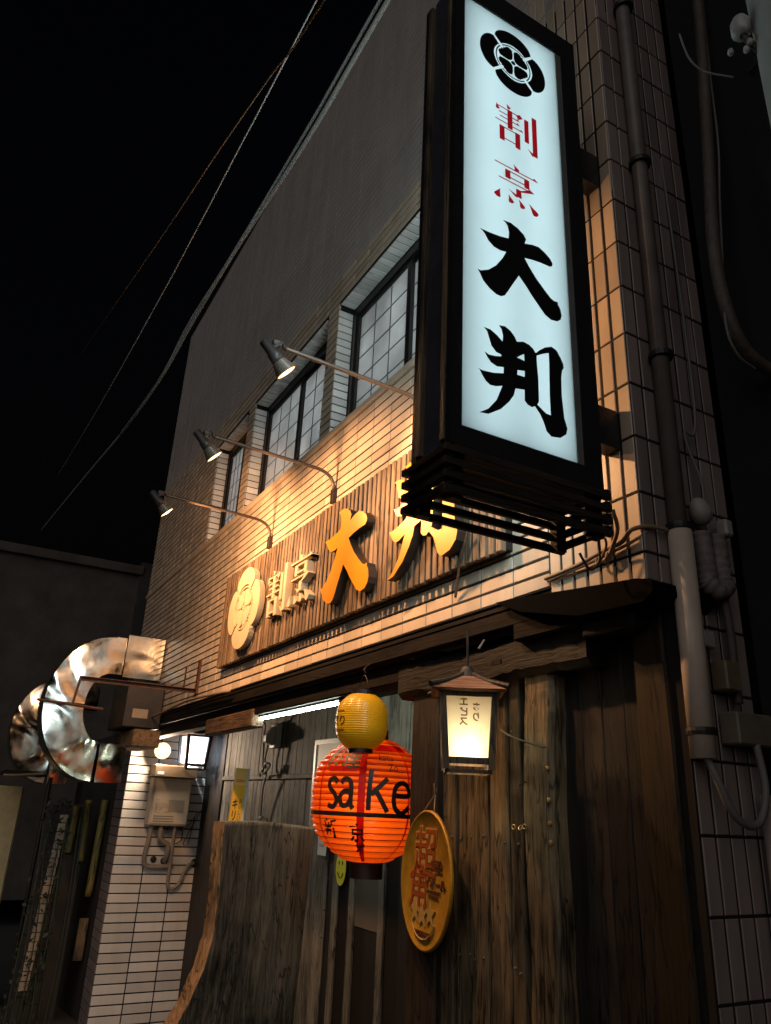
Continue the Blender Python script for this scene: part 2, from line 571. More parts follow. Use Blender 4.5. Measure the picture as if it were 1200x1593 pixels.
MT['warm_lit_plaster'] = plain('warm_lit_plaster', (0.80, 0.60, 0.30), 0.7, noise=0.2)  # high warm tone stands in for the light falling on the panel
MT['leaf'] = plain('dark_leaf', (0.05, 0.06, 0.035), 0.6, noise=0.4)

# wavy sheet metal for the ducts
_m, _nt, _b = new_mat('wavy_stainless')
_b.inputs['Base Color'].default_value = (0.33, 0.31, 0.27, 1)
_b.inputs['Metallic'].default_value = 1.0
_b.inputs['Roughness'].default_value = 0.11
_tc = N(_nt, 'ShaderNodeTexCoord')
_n = N(_nt, 'ShaderNodeTexNoise', Scale=1.7, Detail=1.0, Roughness=0.3, Distortion=0.9)
L(_nt, _tc.outputs['Object'], _n.inputs['Vector'])
_n3 = N(_nt, 'ShaderNodeTexNoise', Scale=6.0, Detail=6.0)
L(_nt, _tc.outputs['Object'], _n3.inputs['Vector'])
_mr = N(_nt, 'ShaderNodeMapRange'); _mr.inputs['From Min'].default_value = .35; _mr.inputs['From Max'].default_value = .7
_mr.inputs['To Min'].default_value = .05; _mr.inputs['To Max'].default_value = .22
L(_nt, _n3.outputs['Fac'], _mr.inputs['Value']); L(_nt, _mr.outputs[0], _b.inputs['Roughness'])
_bp = N(_nt, 'ShaderNodeBump', Strength=0.38, Distance=0.08)
L(_nt, _n.outputs['Fac'], _bp.inputs['Height'])
L(_nt, _bp.outputs[0], _b.inputs['Normal'])
MT['duct'] = _m

# ------------------------------------------------------------------ ground
g = MB()
gx = [60, 6, 2, -2, -10, -20, -40, -90]
def gz(x): return -0.9 if x < -40 else 0.1 * (max(-22, min(x, 4)) + 2) - 0.02
for i in range(len(gx) - 1):
    n = len(g.v)
    g.v += [(gx[i], -60, gz(gx[i])), (gx[i], 60, gz(gx[i])), (gx[i + 1], 60, gz(gx[i + 1])), (gx[i + 1], -60, gz(gx[i + 1]))]
    g.f.append((n, n + 1, n + 2, n + 3))
road = g.build('road', MT['asphalt'])
tag(road, kind='structure')

# ================================================================== the restaurant building
ZS = 2.485          # underside of the overhanging upper floor
RP = 0.0683         # tile row pitch
CP = 0.2405         # tile column pitch
ZSILL = ZS + 25 * RP + 0.055
ZLINT = 5.44
ZTOP = 8.60
XL, XR = -10.62, -1.777
XV = -2.2855        # where the upright corner tiles begin
WINS = [(-7.90, -6.87), (-6.66, -4.90), (-4.70, -2.95)]

bld = thing('restaurant_building', 'tiled restaurant building with three upstairs windows above the wooden entrance', 'building', (-6, 2, -0.6))
w = MB()
def wallbox(x0, x1, z0, z1): w.box(x0, x1, 0.0035, 0.20, z0, z1)
wallbox(XL, XR - 0.004, ZS, ZSILL - 0.03)
wallbox(XL, XR - 0.004, ZLINT + .0085, ZLINT + .30)
u_ = MB(); u_.box(XL, XR - 0.004, 0.0012, 0.20, ZLINT + .30, ZTOP); u_.build('upper_wall', MT['mortar_grey'], bld)
xs = [XL] + [v for p in WINS for v in p] + [XR - 0.004]
for i in range(0, len(xs), 2):
    wallbox(xs[i] + (.0085 if i else 0), xs[i + 1] - .0085, ZSILL - 0.03, ZLINT + .0085)
w.box(XL, -2.25, 0.46, 6.0, ZS, ZTOP)                       # body behind
w.box(XL, -2.25, 1.30, 6.0, -2.0, ZS)
w.build('front_wall', MT['mortar'], bld)
m_ = MB(); m_.box(XL + .002, -2.3, 0.19, 0.47, ZS + .3, ZSILL - .1); m_.box(XL + .002, -2.3, 0.19, 0.47, ZLINT + .1, ZTOP - .002)
m_.build('wall_core', MT['render_dark'], bld)
p_ = MB(); p_.cbox(XL - .03, XR + .02, -0.03, 0.3, ZTOP, ZTOP + .12, .01)
p_.build('roof_coping', MT['steel_dark'], bld)
s_ = MB()
s_.cbox(XL, XV, -0.022, 0.02, ZSILL - 0.055, ZSILL - 0.003, .006)
s_.build('sill_course', MT['tile'], bld)


def tile_mesh(name, wd, ht, th, mat, c=0.0025):
    """upright tile lying in XZ, front at y=0; chamfered front edge"""
    a, b = wd / 2, ht / 2
    vs = [(-a, th, -b), (a, th, -b), (a, th, b), (-a, th, b), (-a, c, -b), (a, c, -b), (a, c, b), (-a, c, b),
          (-a + c, 0, -b + c), (a - c, 0, -b + c), (a - c, 0, b - c), (-a + c, 0, b - c)]
    fs = []
    for k in range(4):
        j = (k + 1) % 4
        fs += [(k, j, 4 + j, 4 + k), (4 + k, 4 + j, 8 + j, 8 + k)]
    fs.append((8, 9, 10, 11))
    me = bpy.data.meshes.new(name)
    me.from_pydata(vs, [], fs)
    me.materials.append(mat)
    me.update()
    return me


CAMP = Vector((0, -2.05, 1.6))
def lay_tiles(name, spots, size, th, mat, parent, limit, rot=0.0, jit=0.0012):
    """spots: (x, y, z); the nearest `limit` become objects, the rest one joined part"""
    spots = sorted(spots, key=lambda p: (Vector(p[:3]) - CAMP).length)
    cache = {}
    rest = MB()
    for k, (x, y, z, wd, ht) in enumerate(spots):
        key = (round(wd, 3), round(ht, 3))
        if key not in cache: cache[key] = tile_mesh(name, wd, ht, th, mat)
        me = cache[key]
        j = random.uniform(-jit, jit)
        tilt = random.uniform(-.006, .006)
        if k < limit:
            o = link(name, me, parent)
            o.location = Vector((x, y, z)) - org(parent)
            if rot == 0: o.location.y += j
            else: o.location.x += j
            o.rotation_euler = (tilt, tilt * .5, rot)
        else:
            mm = Matrix.Translation((x, y + (j if rot == 0 else 0), z)) @ Matrix.Rotation(rot, 4, 'Z') @ Matrix.Rotation(tilt, 4, 'X')
            rest.add([mm @ v.co for v in me.vertices], [tuple(p.vertices) for p in me.polygons])
    if rest.v:
        o = rest.build(name + '_field', mat, parent)
        o['kind'] = 'stuff'


spots = []
ncol = int((XV - XL) / CP) + 1
for r in range(int((ZTOP - ZS) / RP) + 1):
    z = ZS + (r + .5) * RP
    if r >= 25:
        z = ZSILL + (r - 25 - .5) * RP + .002
        if r == 25: continue
    if z + RP / 2 > ZTOP: continue
    for c in range(ncol):
        x1 = XV - c * CP - .003
        x0 = max(XV - (c + 1) * CP + .003, XL)
        segs = [(x0, x1)]
        if ZSILL - .02 < z < ZLINT + .02:
            for a, b in WINS:
                ns = []
                for s0, s1 in segs:
                    if s1 <= a or s0 >= b: ns.append((s0, s1)); continue
                    if s0 < a - .012: ns.append((s0, a))
                    if s1 > b + .012: ns.append((b, s1))
                segs = ns
        for s0, s1 in segs:
            if s1 - s0 > .03:
                spots.append(((s0 + s1) / 2, 0.0, z, s1 - s0, 0.0565))
lay_tiles('tile', [p for p in spots if p[2] < ZLINT + .30], None, 0.0135, MT['tile'], bld, 300)
lay_tiles('upper_tile', [p for p in spots if p[2] >= ZLINT + .30], None, 0.0135, MT['tile_upper'], bld, 0, jit=.0003)

# upright tiles wrapping the corner
VP_, HP_ = 0.0727, 0.2363
ZV = 2.508
spots = []
for c in range(7):
    x = XR - (c + .5) * VP_
    for r in range(-1, 26):
        z0, z1 = ZV + r * HP_ + .005, ZV + (r + 1) * HP_ - .005
        z0 = max(z0, 2.405)
        if z1 > ZTOP: continue
        spots.append((x, 0.0, (z0 + z1) / 2, VP_ - .014, z1 - z0))
lay_tiles('corner_tile', spots, None, 0.0135, MT['tile'], bld, 300)
sw = MB()
sw.box(XR - .20, XR - .004, 0.2005, 0.50, ZS, ZTOP)
sw.box(XR - .20, XR - .004, 0.14, 0.50, -1.0, ZS - .001)
sw.box(XR - .53, XR - .010, 0.0, 0.0095, 2.40, ZS - .001) if False else None
sw.build('side_wall', MT['mortar'], bld)
spots = []
for c in range(7):
    y = (c + .5) * VP_
    for r in range(-11, 26):
        z0, z1 = ZV + r * HP_ + .005, ZV + (r + 1) * HP_ - .005
        if z1 > ZTOP: continue
        if z0 < 2.40:
            if c < 2: 
                if z1 < 2.41: continue
                z0 = 2.405
        spots.append((XR, y, (z0 + z1) / 2, VP_ - .011, z1 - z0))
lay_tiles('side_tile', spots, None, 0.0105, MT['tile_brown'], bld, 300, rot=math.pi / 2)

# windows
for wi, (a, b) in enumerate(WINS):
    # tiles of the jamb that faces the camera and of the lintel underside
    me = tile_mesh('reveal_tile', 0.128, 0.0585, .009, MT['tile_white'])
    r = 26
    while ZSILL + (r - 25 - .5) * RP < ZLINT - .03:
        z = ZSILL + (r - 25 - .5) * RP + .002
        o = link('reveal_tile', me, bld)
        o.location = Vector((a, 0.067, z)) - org(bld)
        o.rotation_euler = (0, 0, math.pi / 2)
        r += 1
    me2 = tile_mesh('lintel_tile', 0.0585, 0.128, .009, MT['tile_white'])
    nx = int((b - a - .02) / RP)
    for k in range(nx):
        o = link('lintel_tile', me2, bld)
        o.location = Vector((a + .02 + (k + .5) * RP, 0.067, ZLINT)) - org(bld)
        o.rotation_euler = (math.pi / 2, 0, 0)
    f = MB()
    yf0, yf1 = 0.135, 0.195
    f.box(a + .001, a + .05, yf0, yf1, ZSILL - .02, ZLINT - .001)
    f.box(b - .06, b - .001, yf0, yf1, ZSILL - .02, ZLINT - .001)
    f.box(a + .05, b - .06, yf0, yf1, ZLINT - .075, ZLINT - .001)
    f.box(a + .05, b - .06, yf0, yf1, ZSILL - .02, ZSILL + .03)
    win = f.build('window', MT['bronze'], bld)
    mid = (a + b) / 2
    for si, (s0, s1, ys) in enumerate(((a + .05, mid + .03, 0.150), (mid - .03, b - .06, 0.172))):
        z0, z1 = ZSILL + .03, ZLINT - .075
        st = MB()
        wd_ = .055
        st.box(s0, s0 + wd_, ys, ys + .02, z0, z1); st.box(s1 - wd_, s1, ys, ys + .02, z0, z1)
        st.box(s0 + wd_, s1 - wd_, ys, ys + .02, z1 - .04, z1); st.box(s0 + wd_, s1 - wd_, ys, ys + .02, z0, z0 + .05)
        st.build('sash', MT['bronze'], win)
        pn = MB(); pn.box(s0 + wd_, s1 - wd_, ys + .012, ys + .016, z0 + .05, z1 - .04)
        pn.build('pane', MT['shoji'], win)
        mu = MB()
        for k in (1, 2):
            xx = s0 + wd_ + (s1 - s0 - 2 * wd_) * k / 3
            mu.box(xx - .004, xx + .004, ys + .006, ys + .0115, z0 + .05, z1 - .04)
        for k in range(1, 5):
            zz = z0 + .05 + (z1 - z0 - .09) * k / 5
            mu.box(s0 + wd_, s1 - wd_, ys + .0065, ys + .0112, zz - .004, zz + .004)
        mu.build('muntin', MT['muntin'], win)

# fill lights added inside, there only to brighten the paper panes
for a, b in WINS:
    l = bpy.data.lights.new('pane_fill', 'AREA'); l.shape = 'RECTANGLE'; l.size = b - a - .1; l.size_y = 1.0; l.energy = 11 * (b - a); l.color = (.92, .97, 1.0)
    lo = bpy.data.objects.new('pane_fill', l); COL.objects.link(lo); lo.parent = bld
    lo.location = Vector(((a + b) / 2, .44, 4.85)) - org(bld)
    lo.rotation_euler = (math.radians(-90), 0, 0)

# soffit of the overhang and the dark fascia under the tiles
so = MB()
so.box(XL, XR - .02, 0.012, 1.30, ZS - .03, ZS - .002)
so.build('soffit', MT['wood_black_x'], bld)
fa = MB()
fa.cbox(XL, XR - .35, 0.018, 0.075, 2.375, ZS - .032, .006)
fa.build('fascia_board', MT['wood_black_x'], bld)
fb = MB()
prof = [(-2.62, 2.484), (-2.50, 2.478), (-2.10, 2.435), (-1.80, 2.405), (-1.735, 2.385), (-1.732, 2.345), (-1.78, 2.315), (-2.10, 2.325), (-2.45, 2.41)]
fb.prism([(x, z) for x, z in prof], -0.30, 0.028, basis((1, 0, 0), (0, 0, 1), (0, 0, 0)))
fb.build('corner_eave', plain('tarred_sheet', (.0022, .0018, .0017), .85, spec=.03), bld)

# ================================================================== tiled wall at the far side of the entrance
XW = -10.05
ew = thing('entry_side_wall', 'white tiled wall end beyond the tree slab carrying the water heater', 'wall', (XW, 0.5, -1))
b_ = MB(); b_.box(XW - .5, XW - .004, 0.004, 1.30, -2.2, ZS - .032)
b_.build('wall_core', MT['mortar'], ew)
spots = []
for r in range(-15, 34):
    z = -0.70 + .1025 * (r + .5) + .0
    if z > ZS - .08 or z < -1.2: continue
    for y0, y1 in ((0.0, .365), (.365, .70), (.70, 1.02)):
        spots.append((XW, (y0 + y1) / 2, z, y1 - y0 - .014, .0885))
lay_tiles('tile', spots, None, .0105, MT['tile_white'], ew, 300, rot=math.pi / 2)
spots = []
for r in range(-15, 34):
    z = -0.70 + .1025 * (r + .5)
    if z > ZS - .08 or z < -1.2: continue
    spots.append((XW - .25, 0.0, z, .48, .0935))
lay_tiles('front_tile', spots, None, .0105, MT['tile_brown'], ew, 300)

# ================================================================== plank front beside the entrance
pw = thing('plank_front', 'dark weathered plank front with posts and a log lintel right of the lanterns', 'wall', (-2.9, 0.1, -0.1))


def rough_post(name, x0, x1, y0, y1, z0, z1, mat, parent, wob=0.006, nz=26, seed=0, chamf=.008):
    """sawn post with wavering edges"""
    rnd = random.Random(seed)
    mb = MB()
    ph = [rnd.uniform(0, 6.28) for _ in range(8)]
    ring = []
    for i in range(nz + 1):
        z = z0 + (z1 - z0) * i / nz
        d = [wob * (math.sin(z * 3.1 + ph[k]) + .6 * math.sin(z * 7.7 + ph[k + 4]) + .5 * rnd.uniform(-1, 1)) for k in range(4)]
        a, b, c_, e = x0 + d[0], x1 + d[1], y0 + d[2] * .6, y1
        q = chamf
        ring.append([(a + q, c_, z), (b - q, c_, z), (b, c_ + q, z), (b, e, z), (a, e, z), (a, c_ + q, z)])
    for r in ring: mb.v += r
    k = 6
    for i in range(nz):
        for j in range(k):
            p, q2 = i * k + j, i * k + (j + 1) % k
            mb.f.append((p, q2, q2 + k, p + k))
    mb.f.append(tuple(range(k))[::-1]); mb.f.append(tuple(nz * k + j for j in range(k)))
    return mb.build(name, mat, parent)


rough_post('post', -3.515, -3.262, 0.100, 0.24, -0.4, 2.38, MT['wood_black'], pw, .004, seed=1)
gp = rough_post('post', -2.603, -2.418, 0.095, 0.23, -0.4, 2.20, MT['wood_post'], pw, .008, seed=2, chamf=.022)
gp['label'] = 'pale weathered post with a ragged waney edge'
rough_post('post', -1.985, -1.833, 0.118, 0.24, -0.4, 2.40, wood_mat('brown_corner_post', (0.012, 0.008, 0.004), (0.038, 0.026, 0.012), rough=.6), pw, .002, seed=3)
for k, (a, b, yy) in enumerate(((-3.318, -3.162, .138), (-3.153, -3.024, .152), (-3.015, -2.909, .136), (-2.901, -2.770, .146), (-2.732, -2.656, .128))):
    rough_post('plank', a, b, yy, yy + .03, -0.35, 2.16, MT['wood_old'], pw, .0035, seed=10 + k, chamf=.005)
for k in range(4):
    a = -2.44 + k * .115
    rough_post('dark_board', a, a + .113, .178, .205, -0.35, 2.36, MT['wood_black'], pw, .0012, seed=30 + k, chamf=.003)
bk = MB(); bk.box(-3.52, -1.99, .206, .26, -.5, 2.40); bk.build('backing', MT['slat_back'], pw)
# log lintel with visible sawn end
lgo = rough_post('lintel_log', -2.350, -2.158, 0.066, .19, -3.62, -2.160, MT['wood_log'], pw, .010, 30, seed=5, chamf=.03)
for v in lgo.data.vertices:
    x, y, z = v.co + org(pw)
    v.co = Vector((z, y, -x)) - org(pw)
lgo.data.flip_normals()
b_ = MB(); b_.cbox(-2.56, -2.155, 0.02, .11, 2.305, 2.395, .008); b_.build('eave_beam', MT['wood_black_x'], pw)
b_ = MB(); b_.cbox(-2.15, -1.885, 0.03, .12, 2.255, 2.315, .008); b_.build('beam_end', MT['wood_log'], pw)
b_ = MB(); b_.cbox(-10.0, -3.56, 0.070, .20, 2.252, 2.375, .008); b_.build('lintel_beam', MT['wood_black_x'], pw)
b_ = MB(); b_.tube([(-2.66, .118, 1.715), (-2.60, .090, 1.725), (-2.575, .090, 1.728)], .0035, 6); b_.build('nail', MT['steel_dark'], pw)
hk = MB()
for i, (x, z) in enumerate(((-2.655, 1.552), (-2.61, 1.551), (-2.585, 1.556))):
    ringp = [(x + .011 * math.cos(t), .083 + (.005 * math.sin(t) if i % 2 else 0), z + .009 * math.sin(t)) for t in [k * math.pi / 6 for k in range(13)]]
    hk.tube(ringp, .0028, 6, cap=False)
hk.build('chain_hook', plain('brass', (.55, .42, .22), .35, metal=.8), pw)
for k, z in enumerate((1.78, 1.66, 1.575, 1.505)):
    n_ = MB(); n_.lathe([(.001, -.004), (.010, -.003), (.010, .003), (.001, .006)], 10, basis((1, 0, 0), (0, 0, 1), (-2.443 + .002 * k, .092, z)))
    n_.build('nail_head', plain('brass_nail', (.6, .36, .12), .4, metal=.5), pw)

nl = MB()
rr = random.Random(8)
for a, b in ((-3.318, -3.162), (-3.153, -3.024), (-3.015, -2.909), (-2.901, -2.770), (-2.732, -2.656)):
    for z in (.55, 1.02, 1.49, 1.96):
        for xx in (a + .022, b - .022):
            if rr.random() < .25: continue
            yy = {-3.318: .138, -3.153: .152, -3.015: .136, -2.901: .146, -2.732: .128}[a]
            nl.lathe([(.0005, .004), (.0045, .003), (.0045, -.01)], 7, basis((1, 0, 0), (0, 0, 1), (xx + rr.uniform(-.004, .004), yy - .003, z + rr.uniform(-.02, .02))))
tag(nl.build('plank_nails', MT['alu'], pw), kind='stuff')

# ================================================================== boarded back wall of the entrance with its door
bw = thing('entry_back_wall', 'grey boarded wall under the fluorescent tube with a dark sliding door', 'wall', (-7, 1.0, -0.6))
b_ = MB(); b_.box(XW, -3.3, 1.04, 1.29, -1.8, ZS - .032); b_.build('backing', MT['slat_back'], bw)
x = XW + .72
k = 0
while x < -6.32:
    wd_ = random.uniform(.10, .16)
    rough_post('board', x, min(x + wd_ - .004, -6.30), 1.0 + random.uniform(0, .006), 1.03, 1.872, ZS - .034, MT['wood_grey'], bw, .001, 8, seed=50 + k, chamf=.003)
    rough_post('board', x, min(x + wd_ - .004, -6.30), 1.004 + random.uniform(0, .006), 1.03, -1.6, 1.828, MT['wood_grey'], bw, .001, 10, seed=90 + k, chamf=.003)
    x += wd_; k += 1
while x < -3.35:
    wd_ = random.uniform(.12, .17)
    rough_post('board', x, x + wd_ - .004, 1.0 + random.uniform(0, .006), 1.03, 1.90, ZS - .034, MT['wood_grey'], bw, .001, 8, seed=150 + k, chamf=.003)
    x += wd_; k += 1
b_ = MB(); b_.cbox(XW + .72, -6.42, .978, 1.012, 1.828, 1.872, .004); b_.build('rail', MT['wood_grey'], bw)
for k in range(2):
    a = XW + .02 + k * .35
    rough_post('dark_board', a, a + .345, .985, 1.03, -1.8, ZS - .034, MT['wood_black'], bw, .001, seed=70 + k, chamf=.003)
# door: dark panels between upright battens
for k, (a, b) in enumerate(((-6.30, -6.15), (-6.05, -5.84), (-5.76, -5.36), (-5.30, -4.4), (-4.35, -3.4))):
    b_ = MB(); b_.box(a - .01, b + .01, 1.012, 1.03, -1.4, 1.90); b_.build('door_panel', plain('dark_door', (.012, .010, .009), .5, noise=.3), bw)
for k, xx in enumerate((-6.10, -5.80, -5.33, -4.38)):
    b_ = MB(); b_.cbox(xx - .042, xx + .042, .985, 1.011, -1.4, 1.90, .004); b_.build('batten', MT['wood_grey'], bw)
b_ = MB(); b_.box(-5.757, -5.40, 1.006, 1.0115, .75, 1.30); b_.build('door_glass', plain('dusty_glass', (.11, .095, .08), .3), bw)
ho = MB()
for k, (y, z) in enumerate(((1.0, 1.03), (1.0, .80), (1.0, .60))):
    ho.tube([(-6.22 - .02 * k, .98, z), (-6.20 - .02 * k, .955, z), (-6.185 - .02 * k, .955, z + .015)], .006, 6)
ho.build('coat_hook', MT['alu'], bw)

# ================================================================== slatted sign panel above the entrance
SX0, SX1, SZ0, SZ1 = -6.64, -2.515, 2.70, 3.545
sg = thing('slatted_sign', 'long slatted wooden sign with cream crest and gold characters lit by the gooseneck lamps', 'sign', ((SX0 + SX1) / 2, 0, 3.08))
b_ = MB(); b_.box(SX0 + .02, SX1 - .005, -.040, -.002, SZ0 + .01, SZ1 - .01); b_.build('backing', MT['slat_back'], sg)
sp_w = 0.0590
nsl = int((SX1 - SX0 - .08) / sp_w)
slat_me = MB(); slat_me.cbox(-.0195, .0195, -.030, 0, -(SZ1 - SZ0) / 2, (SZ1 - SZ0) / 2, .003)
slat_me = slat_me.mesh('slat', MT['wood_slat'])
for k in range(nsl + 1):
    o = link('slat', slat_me, sg)
    o.location = Vector((SX1 - .022 - k * sp_w, -.0405 + random.uniform(-.002, .002), (SZ0 + SZ1) / 2 + random.uniform(-.003, .003))) - org(sg)
b_ = MB(); b_.cbox(SX0, SX1 - .022 - nsl * sp_w - .03, -.072, -.02, SZ0, SZ1, .004); b_.build('end_board', MT['wood_slat'], sg)

DAI = [(0.181, 0.915), (0.219, 0.92), (0.253, 0.91), (0.279, 0.893), (0.291, 0.876), (0.283, 0.853), (0.321, 0.865), (0.352, 0.869), (0.383, 0.855), (0.406, 0.839), (0.417, 0.821), (0.414, 0.809), (0.404, 0.8), (0.357, 0.798), (0.318, 0.793), (0.281, 0.785), (0.301, 0.754), (0.334, 0.714), (0.374, 0.677), (0.4, 0.655), (0.416, 0.649), (0.434, 0.651), (0.434, 0.64), (0.445, 0.624), (0.45, 0.597), (0.444, 0.577), (0.426, 0.562), (0.396, 0.557), (0.369, 0.568), (0.344, 0.592), (0.312, 0.625), (0.283, 0.659), (0.251, 0.691), (0.224, 0.644), (0.199, 0.599), (0.185, 0.576), (0.168, 0.565), (0.147, 0.565), (0.119, 0.577), (0.091, 0.599), (0.076, 0.627), (0.066, 0.64), (0.081, 0.639), (0.113, 0.656), (0.149, 0.692), (0.178, 0.737), (0.195, 0.773), (0.168, 0.767), (0.139, 0.77), (0.114, 0.787), (0.1, 0.809), (0.088, 0.82), (0.075, 0.826), (0.093, 0.826), (0.125, 0.827), (0.169, 0.832), (0.207, 0.841), (0.21, 0.87), (0.204, 0.898), (0.194, 0.909)]
HAN = [(0.092, 0.407), (0.121, 0.407), (0.148, 0.395), (0.172, 0.378), (0.174, 0.402), (0.168, 0.426), (0.157, 0.439), (0.184, 0.445), (0.208, 0.435), (0.225, 0.418), (0.235, 0.401), (0.264, 0.412), (0.289, 0.409), (0.307, 0.399), (0.318, 0.385), (0.336, 0.404), (0.363, 0.426), (0.393, 0.44), (0.416, 0.433), (0.433, 0.409), (0.445, 0.386), (0.447, 0.37), (0.438, 0.354), (0.433, 0.325), (0.4325, 0.302), (0.431, 0.249), (0.438, 0.162), (0.45, 0.125), (0.443, 0.101), (0.415, 0.079), (0.375, 0.072), (0.354, 0.086), (0.344, 0.114), (0.329, 0.143), (0.306, 0.168), (0.293, 0.16), (0.276, 0.163), (0.262, 0.175), (0.263, 0.218), (0.224, 0.21), (0.216, 0.181), (0.196, 0.15), (0.161, 0.111), (0.109, 0.076), (0.073, 0.071), (0.109, 0.096), (0.143, 0.139), (0.168, 0.201), (0.14, 0.19), (0.117, 0.187), (0.099, 0.197), (0.084, 0.216), (0.075, 0.231), (0.065, 0.235), (0.089, 0.233), (0.132, 0.239), (0.174, 0.252), (0.175, 0.276), (0.146, 0.269), (0.121, 0.276), (0.106, 0.292), (0.094, 0.31), (0.113, 0.304), (0.14, 0.308), (0.166, 0.316), (0.164, 0.323), (0.144, 0.325), (0.124, 0.343), (0.114, 0.372), (0.106, 0.395)]
HAN_H = [[(0.322, 0.376), (0.347, 0.392), (0.378, 0.408), (0.3785, 0.360), (0.375, 0.241), (0.376, 0.155), (0.357, 0.155), (0.337, 0.166), (0.317, 0.178), (0.325, 0.192), (0.326, 0.282), (0.322, 0.342)],
         [(0.233, 0.336), (0.248, 0.349), (0.265, 0.362), (0.266, 0.334), (0.248, 0.336)],
         [(0.234, 0.286), (0.266, 0.293), (0.265, 0.269), (0.233, 0.267)]]


def norm_glyph(polys):
    xs_ = [p[0] for p in polys[0]]; ys_ = [p[1] for p in polys[0]]
    x0, x1, y0, y1 = min(xs_), max(xs_), min(ys_), max(ys_)
    return [[((x - x0) / (x1 - x0), (y - y0) / (y1 - y0)) for x, y in p] for p in polys]


def fit(polys, x0, x1, y0, y1):
    return [[(x0 + x * (x1 - x0), y0 + y * (y1 - y0)) for x, y in p] for p in polys]


def R(x0, y0, x1, y1): return [(x0, y0), (x1, y0), (x1, y1), (x0, y1)]


def drop(x0, y0, x1, y1, wd):
    """tear-shaped stroke from (x0,y0) thin to (x1,y1) thick"""
    dx, dy = x1 - x0, y1 - y0
    ln = math.hypot(dx, dy); nx, ny = -dy / ln, dx / ln
    pts = [(x0, y0)]
    for t, k in ((.35, .35), (.7, .85), (.9, .9)): pts.append((x0 + dx * t + nx * wd * k / 2, y0 + dy * t + ny * wd * k / 2))
    pts.append((x1, y1))
    for t, k in ((.9, .9), (.7, .85), (.35, .35)): pts.append((x0 + dx * t - nx * wd * k / 2, y0 + dy * t - ny * wd * k / 2))
    return pts


def kanji_katsu(t=.026, v=.115):
    """the two small characters, serif strokes: thin across, thick down"""
    return [drop(.30, 1.0, .37, .90, .10), drop(.06, .90, .10, .75, .10), R(.08, .835, .60, .835 + t), [(.52, .835), (.60, .90), (.68, .84), (.57, .75)],
            R(.12, .70, .57, .70 + t), R(.14, .595, .56, .595 + t), R(.03, .475, .66, .475 + t), [(.58, .475), (.63, .53), (.68, .475)],
            [(.50, .70), (.55, .755), (.60, .70)], [(.50, .595), (.55, .65), (.60, .595)],
            R(.31, .39, .31 + v, .86), R(.12, .02, .12 + v, .36), R(.48, .0, .48 + v, .38), R(.12, .34, .55, .34 + t), R(.12, .07, .55, .07 + t),
            R(.70, .27, .70 + v * .9, .84), R(.885, .02, .885 + v, 1.0), drop(.76, .14, .91, .02, .08)]


def kanji_hou(t=.028, v=.115):
    return [drop(.43, 1.0, .53, .86, .12), R(.02, .845, .97, .845 + t), [(.82, .845), (.90, .91), (.98, .845)],
            R(.24, .58, .24 + v, .775), R(.66, .56, .66 + v, .775), R(.24, .755, .76, .755 + t), R(.24, .61, .76, .61 + t),
            R(.10, .505, .82, .505 + t), [(.70, .505), (.78, .57), (.88, .515), (.60, .40), (.56, .42)], R(.47, .24, .47 + v, .43), drop(.30, .33, .50, .235, .07),
            drop(.12, .24, .04, .02, .15), drop(.30, .20, .37, .02, .13), drop(.52, .20, .62, .02, .13), drop(.74, .22, .92, .0, .16)]


def crest(R_, parts=False):
    """four-lobed quince crest: list of (outline, ...) groups"""
    lobes, inner = [], []
    for q in range(4):
        c0 = math.pi / 2 * q
        o = []
        for i in range(19):
            t = -1 + 2 * i / 18
            th = c0 + t * math.radians(42.8)
            r = R_ * (1.0 - .13 * abs(t) ** 2.2 - .05 * abs(t) ** 8)
            o.append((r * math.cos(th), r * math.sin(th)))
        for i in range(15):
            t = 1 - 2 * i / 14
            th = c0 + t * math.radians(40.5)
            r = R_ * (.565 + .02 * (1 - abs(t)))
            o.append((r * math.cos(th), r * math.sin(th)))
        lobes.append(o)
        # thin inner ring arc
        o = []
        for i in range(13):
            t = -1 + 2 * i / 12
            th = c0 + t * math.radians(41)
            o.append((R_ * .535 * math.cos(th), R_ * .535 * math.sin(th)))
        for i in range(13):
            t = 1 - 2 * i / 12
            th = c0 + t * math.radians(39)
            o.append((R_ * .500 * math.cos(th), R_ * .500 * math.sin(th)))
        inner.append(o)
        # petal on the diagonal: heart with a nick
        d = c0 + math.pi / 4
        o = []
        for (rr, dd) in ((.095, -18), (.15, -38), (.29, -42.2), (.41, -40), (.47, -29), (.478, -18), (.445, -10), (.47, -6), (.43, 0), (.47, 6), (.445, 10), (.478, 18), (.47, 29), (.41, 40), (.29, 42.2), (.15, 38), (.095, 18)):
            th = d + math.radians(dd)
            o.append((R_ * rr * math.cos(th), R_ * rr * math.sin(th)))
        inner.append(o)
    inner.append([(R_ * .065 * math.cos(k * math.pi / 8), R_ * .065 * math.sin(k * math.pi / 8)) for k in range(16)])
    return lobes, inner


def raised(name, polys, loc, half, mat_face, mat_side, parent, faces=FACE_STREET):
    """letter with thickness: face material in front, side material round it"""
    vs, fs = curve_mesh(polys, half, None)
    mm = faces(loc)
    me = bpy.data.meshes.new(name)
    off = org(parent)
    me.from_pydata([tuple(mm @ Vector(v) - off) for v in vs], [], fs)
    me.materials.append(mat_face); me.materials.append(mat_side)
    me.update()
    nrm = mm.to_3x3() @ Vector((0, 0, 1))
    for p in me.polygons:
        c = sum((me.vertices[i].co for i in p.vertices), Vector()) / len(p.vertices)
        if abs(p.normal.dot(nrm)) < .5: p.material_index = 1
    return link(name, me, parent)


